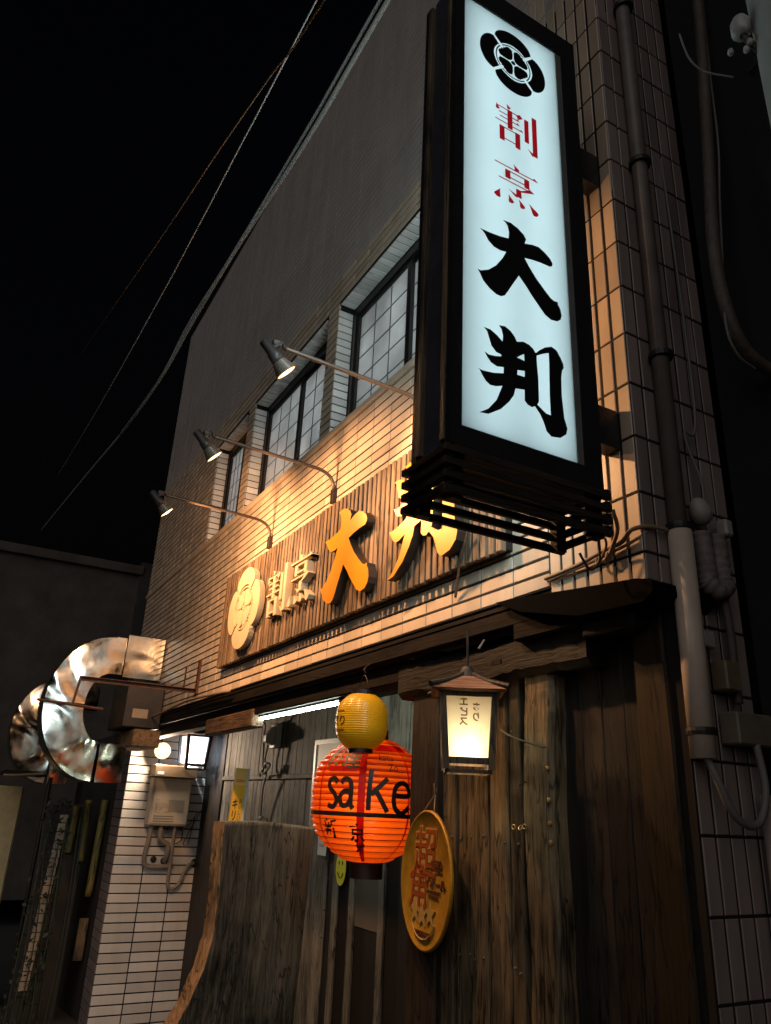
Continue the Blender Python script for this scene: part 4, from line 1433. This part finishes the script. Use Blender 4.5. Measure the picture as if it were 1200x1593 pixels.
mb = MB(); vs, fs = text_mesh('KIRIN', .036, bold=.0008, sx=.9); mb.add([bm_ @ Vector((v[0], v[1] + .225, .0015)) for v in vs], fs); mb.build('red_lettering', plain('poster_red', (.55, .02, .02), .5), t)
mb = MB()
vs, fs = text_mesh('キリン', .095, vertical=True, bold=.002, sx=.6); mb.add([bm_ @ Vector((v[0] - .022, v[1] - .07, .0015)) for v in vs], fs)
vs, fs = text_mesh('おいしい', .048, vertical=True, sx=.8); mb.add([bm_ @ Vector((v[0] + .030, v[1] - .02, .0015)) for v in vs], fs)
mb.build('black_lettering', MT['ink'], t)

t = thing('notice_board', 'white framed notice behind the orange lantern', 'notice', (-6.4, .96, 1.9))
f = MB(); f.box(-6.62, -5.75, .972, .982, 1.42, 2.12); f.build('sheet', plain('notice_sheet', (.62, .52, .42), .4), t)
f = MB(); f.box(-6.66, -6.62, .965, .985, 1.38, 2.16); f.box(-5.75, -5.71, .965, .985, 1.38, 2.16); f.box(-6.62, -5.75, .965, .985, 2.12, 2.16); f.box(-6.62, -5.75, .965, .985, 1.38, 1.42); f.build('frame', MT['alu'], t)
t = thing('price_tag', 'small white card hanging below the left edge of the orange lantern', 'card', (-6.36, .98, 1.3))
f = MB(); f.box(-6.47, -6.30, .980, .984, 1.20, 1.40); f.build('card', MT['paper_note'], t)
mb = MB(); vs, fs = text_mesh('D', .08, bold=.002); mb.add([FACE_STREET((-6.385, .9785, 1.35)) @ Vector(v) for v in vs], fs); vs, fs = text_mesh('Netto', .04); mb.add([FACE_STREET((-6.385, .9785, 1.28)) @ Vector(v) for v in vs], fs); mb.build('lettering', MT['plate_red'], t)
t = thing('round_sticker', 'yellow round sticker with a smiling face under the orange lantern', 'sticker', (-5.92, .98, 1.15))
f = MB(); f.lathe([(.001, 0), (.088, 0), (.088, .004), (.001, .004)], 32, FACE_STREET((-6.00, .984, 1.13)) @ Matrix.Diagonal((1, 1.45, 1, 1))); f.build('disc', MT['smile'], t)
mb = MB()
for sx in (-.03, .03):
    vs, fs = curve_mesh([[(sx + .010 * math.cos(k * .524), .04 + .016 * math.sin(k * .524)) for k in range(12)]], 0, FACE_STREET((-6.00, .9785, 1.13))); mb.add(vs, fs)
mb.tube([FACE_STREET((-6.00, .9785, 1.13)) @ Vector((.05 * math.cos(a), -.01 + .06 * math.sin(a), 0)) for a in [math.pi * (1.1 + .8 * k / 8) for k in range(9)]], .004, 5)
mb.build('face', MT['ink'], t)
f = MB(); f.cbox(-4.30, -4.02, .62, .70, 1.93, 2.19, .006)
f.solo('hanging_plank', MT['wood_black'], 'dark wooden plaque hanging behind the yellow lantern', 'plaque')

# ================================================================== tree slab screen
SLX = -5.0
def slab_edge_left(z): return slab_edge_base(z) + .004 * math.sin(z * 7 + 1) + .0015 * math.sin(z * 31)
def slab_edge_base(z):
    K = [(1.48, -.372), (1.2, -.365), (1.0, -.36), (.80, -.37), (.66, -.40), (.50, -.46), (.38, -.53), (.20, -.64), (-.1, -.82), (-.9, -.95)]
    for (z1, y1), (z0, y0) in zip(K, K[1:]):
        if z >= z0: return y0 + (y1 - y0) * (z - z0) / (z1 - z0)
    return K[-1][1]
def slab_edge_right(z): return .262 - .055 * (1.46 - z) / 1.1
sb = MB(); sb.smooth = True
nu, nv = 26, 90
TH = .19
rnd = random.Random(5)
grid = []
def slab_pt(u, v, side):
    z = -.75 + (1.472 + .75) * v
    a, b = slab_edge_left(z), slab_edge_right(z)
    y = a + (b - a) * u
    ztop = z + (v ** 30) * (.012 * math.sin(u * 3) - .03 * max(0, u - .4))
    bump = .010 * math.sin(u * 23 + z * 1.3) + .008 * math.sin(u * 51 + 2 + z * 2.1) + .012 * math.sin(z * 4 + u * 5)
    flare = .05 * max(0, (.5 - z)) * (1 - u)
    if side == 0: return (SLX + bump * .55 + flare, y, ztop)
    return (SLX - TH + bump * .5 - flare * .4, y, ztop)
for side in (0, 1):
    for j in range(nv + 1):
        for i in range(nu + 1): sb.v.append(slab_pt(i / nu, j / nv, side))
W = nu + 1
S1 = W * (nv + 1)
for j in range(nv):
    for i in range(nu):
        a = j * W + i
        sb.f.append((a, a + 1, a + 1 + W, a + W)); sb.f.append((S1 + a, S1 + a + W, S1 + a + 1 + W, S1 + a + 1))
for i in range(nu): sb.f.append((nv * W + i, nv * W + i + 1, S1 + nv * W + i + 1, S1 + nv * W + i))
slab = sb.solo('tree_slab', MT['wood_slab'], 'tall weathered tree slab with a flared root standing in the entrance', 'wooden slab')
bk_ = MB(); bk_.smooth = True
# rough bark edges, ridged across the thickness
for uu in (0.0, 1.0):
    base = len(bk_.v)
    ns = 13
    for j in range(nv + 1):
        p0 = Vector(slab_pt(uu, j / nv, 0)); p1 = Vector(slab_pt(uu, j / nv, 1))
        for s in range(ns + 1):
            t_ = s / ns
            p = p0.lerp(p1, t_)
            amp = .012 * math.sin(t_ * 19 + p.z * .6) + .009 * math.sin(t_ * 37 + p.z * .9) + .0035 * rnd.uniform(-1, 1)
            p.y += (-1 if uu == 0 else 1) * (amp + .012) * math.sin(math.pi * t_) ** .5 if 0 < s < ns else 0
            bk_.v.append(tuple(p))
    for j in range(nv):
        for s in range(ns):
            a = base + j * (ns + 1) + s
            bk_.f.append((a, a + 1, a + ns + 2, a + ns + 1))
ORG[slab.name] = Vector((0, 0, 0))
bk_.build('bark_edge', wood_mat('bark', (.05, .026, .012), (.42, .25, .12), rough=.8, bump=1.0, stretch=2.5), slab)

# ================================================================== water heater and the wall lamp above it
HX = XW
wh = thing('water_heater', 'cream outdoor gas water heater on the white tiles with pipes below', 'water heater', (HX + .12, .52, 1.6))
HD = .24
f = MB(); f.cbox(HX + .02, HX + HD, .285, .760, 1.285, 1.835, .014); f.build('case', MT['heater'], wh)
f = MB(); f.cbox(HX + HD + .001, HX + HD + .012, .305, .748, 1.305, 1.80, .006); f.build('front_cover', MT['heater'], wh)
f = MB(); f.cbox(HX + .02, HX + HD + .045, .262, .800, 1.838, 1.978, .008); f.build('exhaust_cover', MT['heater_cap'], wh)
f = MB(); f.box(HX + HD + .0455, HX + HD + .047, .30, .38, 1.865, 1.90); f.build('badge', MT['paper_note'], wh)
f = MB()
for r in range(3):
    for c in range(10):
        f.lathe([(.001, 0), (.0085, 0), (.001, .0008)], 8, FACE_EAST((HX + HD + .0124, .345 + c * .0245, 1.335 + r * .028)))
f.build('vent_hole', MT['ink'], wh)
mb = MB()
rr = random.Random(3)
for r in range(11):
    yy = .335
    while yy < .60:
        wd_ = rr.uniform(.01, .05)
        if rr.random() < .7: mb.box(HX + HD + .0122, HX + HD + .0130, yy, min(yy + wd_, .62), 1.43 + r * .014, 1.437 + r * .014)
        yy += wd_ + rr.uniform(.006, .02)
mb.box(HX + HD + .0122, HX + HD + .0128, .50, .69, 1.44, 1.58)
mb.build('printed_label', plain('faded_print', (.30, .26, .21), .6), wh)
f = MB(); f.smooth = True
f.tube(smooth_path([(HX + .13, .36, 1.29), (HX + .13, .345, 1.10), (HX + .12, .33, .93), (HX + .10, .37, .84), (HX + .09, .48, .825), (HX + .08, .62, .83), (HX + .02, .70, .83)]), .028, 10); f.build('lagged_pipe', MT['lag'], wh)
f = MB(); f.smooth = True
f.tube(smooth_path([(HX + .15, .47, 1.29), (HX + .15, .475, 1.16), (HX + .13, .53, 1.10), (HX + .12, .59, 1.07), (HX + .12, .60, .96), (HX + .04, .60, .88)]), .030, 10); f.build('lagged_pipe', MT['lag'], wh)
f = MB(); f.smooth = True
f.tube(smooth_path([(HX + .15, .64, 1.29), (HX + .14, .645, 1.08), (HX + .12, .655, .85), (HX + .09, .66, .66), (HX + .08, .71, .585), (HX + .08, .80, .64), (HX + .08, .85, .78), (HX + .07, .90, .85), (HX + .03, .97, .86)]), .020, 10); f.build('drain_hose', MT['lag'], wh)
for y, z, r in ((.60, .885, .042), (.985, .865, .05), (.47, .90, .036)):
    f = MB()
    f.lathe([(r, 0), (r, .02), (r * .5, .03)], 18, FACE_EAST((HX + .001, y, z)))
    f.build('wall_collar', MT['rubber'], wh)
f = MB(); f.smooth = True
f.tube(smooth_path([(HX + .15, .70, 1.29), (HX + .10, .82, 1.30), (HX + .05, .93, 1.45), (HX + .05, .90, 1.38), (HX + .05, .86, 1.10), (HX + .05, .80, 1.08), (HX + .06, .84, 1.20), (HX + .04, 1.0, 1.52)]), .005, 5)
f.tube(smooth_path([(HX + .14, .73, 1.29), (HX + .09, .76, 1.14), (HX + .07, .70, 1.08)]), .007, 5)
f.build('cable', MT['rubber'], wh)
f = MB()
for y in (.42, .50, .58, .67, .72): f.cbox(HX + .10, HX + .17, y - .02, y + .02, 1.235, 1.284, .004)
f.build('valve', MT['steel_dark'], wh)

t = thing('wall_spotlight', 'glaring round spotlight on the white tiles above the water heater', 'lamp', (XW + .2, .34, 2.15))
ax = (CAMP + Vector((0, -.2, -.6)) - Vector((-9.80, .33, 2.141))).normalized()
mm = Matrix((ax.orthogonal().normalized(), ax.cross(ax.orthogonal().normalized()), ax)).transposed().to_4x4(); mm.translation = (-9.80, .33, 2.141)
f = MB(); f.smooth = True; f.lathe([(.03, -.16), (.05, -.13), (.085, -.02), (.095, .0), (.088, .0)], 20, mm, cap=False); f.build('housing', MT['shade'], t)
f = MB(); f.smooth = True; f.lathe([(.098, .001), (.07, .018), (.002, .026)], 20, mm); f.build('bulb', MT['bulb_white'], t)
f = MB(); f.tube([(XW, .33, 2.20), (XW + .08, .33, 2.19), (-9.92, .34, 2.16)], .014, 8); f.build('bracket', MT['steel_dark'], t)
l = bpy.data.lights.new('spot_light', 'POINT'); l.energy = 115; l.color = (1.0, .74, .52); l.shadow_soft_size = .06
lo = bpy.data.objects.new('spot_light', l); COL.objects.link(lo); lo.parent = t; lo.location = Vector((-9.80, .33, 2.141)) + ax * .04 - org(t)

# ================================================================== ducts and iron bracket at the far end
def duct(xc, label, wd=.40):
    t = thing('exhaust_duct', label, 'duct', (xc, -.4, 1.7), 'curved stainless ducts beyond the slatted sign')
    cy, cz = -.56, 2.515
    ro, ri = .80, .375
    def ky(r): return .655 / .80 if r > .5 else .23 / .375
    segs = 2
    a0, a1 = math.radians(90), math.radians(268)
    for sgi in range(segs):
        b0 = a0 + (a1 - a0) * sgi / segs
        b1 = a0 + (a1 - a0) * (sgi + 1) / segs - .004
        f = MB()
        nn = 20
        for i in range(nn + 1):
            th = b0 + (b1 - b0) * i / nn
            for (r, xx) in ((ri, xc), (ro - .012, xc), (ro, xc - .012), (ro, xc - wd), (ri, xc - wd)):
                f.v.append((xx, cy + r * ky(r) * math.cos(th), cz + r * math.sin(th)))
        for i in range(nn):
            for k in range(5):
                a = i * 5 + k; b = i * 5 + (k + 1) % 5
                f.f.append((a, b, b + 5, a + 5))
        f.build('elbow_segment', MT['duct'], t)
    for sgi in range(1, segs):
        th = a0 + (a1 - a0) * sgi / segs
        f = MB()
        f.tube([(xc + .004, cy + ri * ky(ri) * math.cos(th), cz + ri * math.sin(th)), (xc + .004, cy + ro * ky(ro) * math.cos(th), cz + ro * math.sin(th)), (xc - wd, cy + ro * ky(ro) * math.cos(th), cz + ro * math.sin(th))], .009, 6)
        f.build('seam_band', MT['steel_dark'], t)
    f = MB(); f.cbox(xc - wd - .03, xc + .03, -.45, -.005, cz + ri - .035, cz + ro + .045, .010); f.build('square_collar', MT['duct'], t)
    f = MB(); f.box(xc - wd, xc, -.5605, -.45, cz + ri, cz + ro - .002); f.build('straight_section', MT['duct'], t)
    f = MB(); f.box(xc - wd + .01, xc - .01, cy + .02, cy + .30, cz - ro + .01, cz - ri - .01); f.build('outlet', MT['duct'], t)
    return t


duct(-9.05, 'shiny stainless duct curving out from the tiled wall end')
duct(-13.2, 'second stainless duct farther along the street, half hidden by the first')
t = thing('iron_bracket', 'rusty angle iron bracket sticking out below the slatted sign', 'bracket', (-7.41, -.5, 2.6))
f = MB(); f.box(-7.43, -7.39, -1.10, -.022, 2.60, 2.605); f.box(-7.43, -7.425, -1.10, -.022, 2.565, 2.60); f.build('arm', MT['rust'], t)
f = MB(); f.box(-7.44, -7.38, -.020, -.001, 2.56, 2.89); f.build('wall_plate', MT['rust'], t)
f = MB(); f.box(-7.43, -7.39, -.14, -.135, 2.606, 2.80); f.build('upright', MT['rust'], t)
f = MB(); f.tube([(-7.41, -1.09, 2.60), (-7.41, -1.12, 2.33)], .012, 6); f.tube([(-7.41, -1.42, 2.36), (-7.41, -.85, 2.33)], .014, 6); f.build('brace', MT['rust'], t)
f = MB(); f.smooth = True
f.tube(smooth_path([(-6.3, -.03, 2.47), (-7.5, -.05, 2.50), (-8.4, -.10, 2.44), (-9.6, -.12, 2.40), (-10.6, -.05, 2.38)]), .012, 6)
f.solo('eave_cable', MT['cable_tan'], 'tan cable drooping along the lower tile edge toward the ducts', 'cable')
t = thing('fan_box', 'dark extractor box fixed between the curved duct and the wall', 'fan box', (-8.8, -.2, 2.3))
f = MB(); f.cbox(-9.5, -8.7, -.42, -.01, 2.30, 2.80, .01); f.build('case', MT['steel_dark'], t)
f = MB(); f.cbox(-8.699, -8.69, -.33, -.16, 2.40, 2.50, .003); f.build('name_plate', MT['heater_cap'], t)
f = MB(); f.cbox(-9.6, -8.6, -.30, -.01, 2.10, 2.28, .01); f.build('lower_board', wood_mat('tan_board', (.12, .07, .035), (.30, .19, .10), axis=0), t)
# timber corbel beside the boarded wall
f = MB(); f.cbox(-7.15, -5.9, .05, .16, 2.16, 2.30, .01)
f.solo('timber_corbel', wood_mat('carved_timber', (.05, .03, .02), (.20, .12, .07), axis=0, bump=1.0), 'short carved timber under the eave left of the fluorescent tube', 'timber')

# ================================================================== right side: downpipe, boxes, cables
dp = thing('downpipe', 'grey plastic downpipe on the brown side tiles', 'pipe', (-1.73, .14, 1))
f = MB(); f.smooth = True; f.tube([(-1.732, .140, 2.55), (-1.732, .140, 5.2), (-1.732, .140, 8.6)], .035, 18); f.build('pipe', plain('dark_pvc', (.20, .165, .145), .5, noise=.35, nscale=5), dp)  # upper pipe in a darker grey than the sleeve
f = MB(); f.smooth = True; f.tube([(-1.728, .140, 1.80), (-1.728, .140, 2.60)], .0435, 18); f.build('lower_sleeve', plain('lamplit_pvc', (.62, .52, .42), .4, noise=.2, nscale=5), dp)  # sleeve colour lightened in place of warm lamplight on the pipe
for z in (1.885, 2.615, 3.36, 4.40, 5.45):
    f = MB(); f.lathe([(.048, -.012), (.050, 0), (.048, .012)], 20, Matrix.Translation((-1.728, .140, z)))
    f.build('clamp', MT['rubber'], dp)
f = MB(); f.smooth = True
f.tube(smooth_path([(-1.73, .14, 1.83), (-1.70, .155, 1.74), (-1.69, .20, 1.64), (-1.69, .27, 1.60), (-1.69, .34, 1.62), (-1.69, .385, 1.72), (-1.70, .38, 1.86)], 8), .013, 8)
f.solo('cable_loop', MT['cable_grey'], 'grey cable looping from the downpipe foot up to the meter box', 'cable')
f = MB(); f.cbox(-1.766, -1.69, .285, .475, 1.855, 1.965, .006)
f.solo('meter_box', plain('box_grey', (.17, .14, .10), .5, noise=.3), 'lower grey junction box beside the downpipe', 'electrical box', 'boxes on the side wall')
f = MB(); f.cbox(-1.766, -1.70, .270, .350, 2.035, 2.14, .006)
f.solo('junction_box', plain('box_tan', (.16, .13, .07), .45, noise=.3), 'upper small tan junction box beside the downpipe', 'electrical box', 'boxes on the side wall')
f = MB(); f.cbox(-1.766, -1.72, .20, .26, 2.18, 2.24, .005)
f.solo('cable_clip', MT['pvc_white'], 'pale cable clip on the side tiles above the junction boxes', 'clip')
ac = thing('lagged_pipe_bundle', 'bundle of tape wrapped pipes on the side wall beside the downpipe', 'pipes', (-1.72, .34, 2.5))
for k, (y0, xx) in enumerate(((.262, -1.73), (.330, -1.72))):
    f = MB(); f.smooth = True
    P = smooth_path([(xx, y0, 2.62), (xx, y0 + .005, 2.50), (xx, y0 + .01, 2.42)], 10)
    f.tube(P, [.036 + .003 * math.sin(i * 2.1) for i in range(len(P))], 12); f.build('wrapped_pipe', MT['tape'], ac)
f = MB(); f.smooth = True
P = smooth_path([(-1.73, .25, 2.43), (-1.71, .30, 2.395), (-1.72, .36, 2.43)], 8); f.tube(P, [.034 + .004 * math.sin(i * 2) for i in range(len(P))], 12); f.build('wrapped_bend', MT['tape'], ac)
f = MB(); f.smooth = True; f.lathe([(.008, 0), (.034, .015), (.042, .05), (.03, .095), (.01, .11)], 14, Matrix.Translation((-1.73, .295, 2.66)) @ Matrix.Rotation(.4, 4, 'X')); f.build('end_sleeve', MT['pvc_white'], ac)
f = MB(); f.cbox(-1.75, -1.70, .375, .42, 2.63, 2.70, .008); f.build('socket', MT['pvc_white'], ac)
f = MB(); f.smooth = True; f.tube(smooth_path([(-1.73, .345, 2.42), (-1.73, .36, 2.25), (-1.74, .37, 2.1), (-1.74, .37, 2.0)]), .016, 8); f.build('thin_pipe', MT['conduit'], ac)
f = MB(); f.smooth = True; f.tube([(-1.72, .425, 1.70), (-1.72, .418, 1.30), (-1.72, .41, .2)], .022, 10)
f.solo('drain_pipe', MT['pvc'], 'thin pale drain pipe at the right edge low on the side wall', 'pipe')

nb = MB(); nb.box(-1.755, 5.0, .52, 5.0, -.6, 9.5)
nb.solo('dark_neighbour', plain('neighbour_wall', (.012, .010, .012), .9, noise=.5, nscale=2), 'dark unlit neighbouring building at the right edge', 'building')
f = MB(); f.smooth = True
P = smooth_path([(-1.52, .45, 6.2), (-1.50, .416, 5.44), (-1.50, .329, 4.51), (-1.50, .252, 3.82), (-1.50, .272, 3.51), (-1.50, .356, 3.34), (-1.48, .499, 3.27), (-1.45, .54, 3.25)], 8)
f.tube(P, .026, 12); f.solo('conduit', MT['conduit'], 'thick brown conduit curving down the dark neighbour wall', 'conduit')
f = MB(); f.smooth = True
P = smooth_path([(-1.50, .50, 6.0), (-1.51, .44, 5.0), (-1.49, .38, 4.45), (-1.50, .34, 4.1), (-1.50, .29, 3.72), (-1.50, .255, 3.42), (-1.50, .30, 3.30), (-1.50, .40, 3.27)], 8)
f.tube(P, .0055, 6); f.solo('thin_wire', MT['cable_grey'], 'thin pale wire hanging beside the brown conduit', 'wire')
f = MB(); f.smooth = True
P = smooth_path([(-1.776, .36, 4.6), (-1.74, .33, 3.2), (-1.75, .26, 3.05), (-1.73, .30, 2.85), (-1.72, .29, 2.76)], 8)
f.tube(P, .006, 6); f.solo('thin_wire', MT['cable_grey'], 'thin wire dropping down the side tiles to the wrapped pipes', 'wire')

po = thing('utility_pole', 'pale concrete utility pole with white insulator at the top right corner', 'pole', (-.767, -.241, 0))
f = MB(); f.smooth = True; f.tube([(-.767, -.241, -.3), (-.767, -.241, 9)], [.150, .145], 24); f.build('shaft', MT['pole'], po)
ins = Vector((-.905, -.355, 3.945))
f = MB(); f.smooth = True; f.lathe([(.004, .045), (.020, .042), (.030, .02), (.030, -.02), (.022, -.035), (.004, -.038)], 16, Matrix.Translation(ins)); f.build('insulator', MT['porcelain'], po)
f = MB(); f.tube([ins + Vector((.0, 0, -.03)), ins + Vector((.02, .01, -.09)), (-.87, -.30, 3.80)], .010, 8); f.tube([ins + Vector((-.05, .03, .03)), (-.86, -.28, 3.97)], .012, 8); f.box(-.93, -.82, -.32, -.29, 3.80, 3.84); f.build('arm', MT['iron_black'], po)
for dx, dz in ((-.045, -.055), (.02, -.085), (.005, -.10)):
    f = MB(); f.smooth = True
    f.lathe([(.002, .012), (.008, .008), (.010, -.008), (.002, -.014)], 10, Matrix.Translation(ins + Vector((dx, .0, dz))))
    f.build('clamp', MT['porcelain'], po)
f = MB(); f.smooth = True
f.tube(smooth_path([(-1.02, -.50, 3.95), (-1.0, -.50, 3.82), (-.975, -.475, 3.75), (-.92, -.42, 3.70)], 8), .0028, 6)
f.solo('service_wire', MT['cable_grey'], 'thin slack wire below the pole insulator', 'wire')

# cables of the light box
f = MB(); f.smooth = True
f.tube(smooth_path([(-2.29, -.02, 2.52), (-2.10, -.022, 2.53), (-1.95, -.024, 2.55), (-1.86, -.022, 2.56), (-1.80, -.03, 2.59), (-1.765, .03, 2.605), (-1.745, .12, 2.60)], 8), .0085, 8)
f.tube(smooth_path([(-2.28, -.016, 2.508), (-2.05, -.018, 2.522), (-1.90, -.018, 2.538), (-1.82, -.018, 2.548), (-1.775, .02, 2.585)], 8), .006, 8)
f.solo('sign_cable', MT['cable_tan'], 'pair of brown cables clipped along the corner tiles below the light box', 'cable')
f = MB(); f.smooth = True
f.tube(smooth_path([(-1.96, -.14, 2.52), (-1.95, -.10, 2.46), (-1.93, -.07, 2.50), (-1.92, -.08, 2.57)], 8), .005, 6)
f.solo('loose_wire', MT['rubber'], 'short black wire loop hanging under the slatted base', 'wire')
f = MB(); f.smooth = True
f.tube(smooth_path([(-1.86, -.16, 2.60), (-1.90, -.06, 2.56), (-1.98, -.03, 2.50), (-1.99, -.022, 2.535)], 8), .005, 6)
f.tube(smooth_path([(-1.82, -.10, 2.66), (-1.84, -.06, 2.60), (-1.90, -.03, 2.55), (-1.94, -.025, 2.50), (-1.93, -.022, 2.54)], 8), .008, 6)
f.solo('loose_wire', MT['cable_tan'], 'brown wires falling from the slatted base to the corner tiles', 'wire')
f = MB(); f.cbox(-1.885, -1.855, -.13, -.09, 2.60, 2.66, .004)
f.solo('wire_joint', MT['pvc_white'], 'pale wire joint below the inner end of the light box', 'joint')
f = MB(); f.tube([(-2.700, -.115, 2.86), (-2.83, -.075, 2.73), (-2.958, -.012, 2.585)], .007, 6)
f.solo('thin_stick', MT['wood_slat'], 'thin wooden stick leaning against the right end of the slatted sign', 'stick')

# ================================================================== overhead cables
MT['cable_pale'] = plain('pale_cable', (.55, .58, .55), .5)
def cable(pts, r, label, mat='cable_pale'):
    f = MB(); f.smooth = True; f.tube(smooth_path(pts, 8), r, 6)
    f.solo('overhead_cable', MT[mat], label, 'cable', 'overhead cables along the street')
cable([(2.0, -.6, 6.5), (-3.0, -.6, 6.48), (-4.2, -.6, 6.48), (-6.2, -.6, 6.72), (-7.7, -.6, 6.79), (-9.1, -.6, 6.81), (-12, -.6, 7.25), (-17, -.6, 8.28), (-30, -.6, 10.9)], .018, 'thick pale overhead cable running along the roof edge')
cable([(2.0, -.62, 6.62), (-3.0, -.62, 6.57), (-4.2, -.62, 6.56), (-6.2, -.62, 6.68), (-7.7, -.62, 6.83), (-9.1, -.62, 6.77), (-12, -.62, 7.22)], .012, 'thin companion cable twisted beside the thick overhead cable')
cable([(1.0, -1.5, 3.2), (-1.588, -1.5, 4.056), (-2.143, -1.5, 4.306), (-3.075, -1.5, 4.707), (-5.06, -1.5, 5.51), (-14, -1.5, 9.27)], .0030, 'straight thin overhead wire farthest from the facade', 'cable_tan')
cable([(-1.0, -1.2, 5.4), (-3.32, -1.2, 5.627), (-3.88, -1.2, 5.696), (-4.83, -1.2, 5.797), (-6.43, -1.2, 6.018), (-10.26, -1.2, 6.668), (-16, -1.2, 7.81)], .0045, 'thin sagging overhead wire between the straight wire and the thick cable')

# ================================================================== far end of the street, left
fb_ = thing('far_building', 'dark flat roofed building closing the view at the left', 'building', (-25, 0, -1))
f = MB(); f.box(-33, -25, -14, 2.4, -1.2, 8.45); f.build('wall', MT['far_wall'], fb_)
f = MB(); f.cbox(-33, -24.85, -14.2, 2.5, 8.45, 8.75, .02); f.build('roof_edge', MT['far_wall'], fb_)
f = MB(); f.cbox(-33, -24.9, 2.401, 9, -1.2, 8.9, .02); f.build('side_block', MT['render_dark'], fb_)


al = thing('neighbour_front', 'narrow tiled pier of the next shop along the street at the left', 'wall', (-11.2, -.4, -1))
f = MB(); f.box(-11.6, -11.012, -.66, -.20, -1.5, 1.46); f.build('core', MT['render_dark'], al)
spots = []
for r in range(19):
    z = -.55 + .1025 * r
    spots.append((-11.0, -.60 + .007 * r * .8, z, .10, .092))
lay_tiles('tile', spots, None, .011, MT['tile'], al, 300, rot=math.pi / 2)
f = MB(); f.box(-14, -10.63, .03, .4, -1.5, 2.4); f.build('shutter', plain('shutter', (.03, .026, .024), .7, noise=.4, nscale=3), al)
for k, (yt, zt, yb, zb, r) in enumerate(((-.37, 1.45, -.385, .90, .042), (-.235, 1.53, -.215, .80, .045), (-.035, 1.54, -.045, .40, .045))):
    f = MB(); f.smooth = True
    P = [(-11.0 + .01 * k, yt, zt), (-11.0, (yt + yb) / 2 + .006, (zt + zb) / 2), (-10.98, yb, zb)]
    f.tube(smooth_path(P, 6), r, 12)
    f.solo('bamboo_pole', MT['bamboo'], ('short leaning bamboo pole nearest the tiled pier', 'grey leaning bamboo pole in the middle of three', 'longest leaning bamboo pole beside the white tiled wall')[k], 'pole', 'bamboo poles leaning in the alley')
f = MB(); f.box(-10.99, -10.95, -.10, .005, -.30, .16, Matrix.Translation((0, 0, 0)))
f.solo('short_board', MT['wood_post'], 'short pale board propped low beside the white tiled wall', 'board')
f = MB(); f.cbox(-12.9, -12.5, -1.32, -.90, -1.3, 1.66, .02)
f.solo('pale_panel', MT['warm_lit_plaster'], 'tall pale panel tinted yellowish as if warmly lit, standing at the left edge', 'panel')
aw = thing('small_awning', 'small dark awning with a warm lit rim at the left edge', 'awning', (-12.2, -.9, 1.8))
f = MB(); f.cbox(-12.6, -11.9, -1.25, -.70, 1.80, 1.86, .01); f.build('canopy', MT['steel_dark'], aw)
f = MB(); f.tube(smooth_path([(-11.88, -1.25, 1.79), (-11.86, -1.05, 1.80), (-11.86, -.72, 1.84)]), .022, 8); f.build('rim', MT['heater_cap'], aw, smooth=True)
f = MB(); f.tube([(-12.3, -.60, 1.8), (-12.3, -.60, -1.3)], .03, 8); f.build('post', MT['steel_dark'], aw)
pl = thing('climbing_plant', 'dark straggly plant in front of the tiled pier at the left', 'plant', (-10.9, -.5, -1))
f = MB()
rr = random.Random(11)
for k in range(9):
    y = -.75 + .06 * k
    f.tube(smooth_path([(-10.85, y, -1.2), (-10.85 + rr.uniform(-.05, .05), y + rr.uniform(-.06, .06), 0), (-10.85, y + rr.uniform(-.1, .1), 1.2 + rr.uniform(-.2, .3))], 5), .008, 5)
f.build('stem', MT['leaf'], pl)
f = MB()
for k in range(420):
    c = Vector((-10.85 + rr.uniform(-.08, .08), rr.uniform(-.80, -.42), rr.uniform(-1.0, 1.55)))
    if rr.random() < .35: continue
    a = Vector((rr.uniform(-1, 1), rr.uniform(-1, 1), rr.uniform(-1, 1))).normalized() * rr.uniform(.02, .045)
    b = a.orthogonal().normalized() * a.length * .55
    n = len(f.v)
    f.v += [tuple(c - a), tuple(c + b), tuple(c + a), tuple(c - b)]
    f.f.append((n, n + 1, n + 2, n + 3))
f.build('leaves', MT['leaf'], pl)
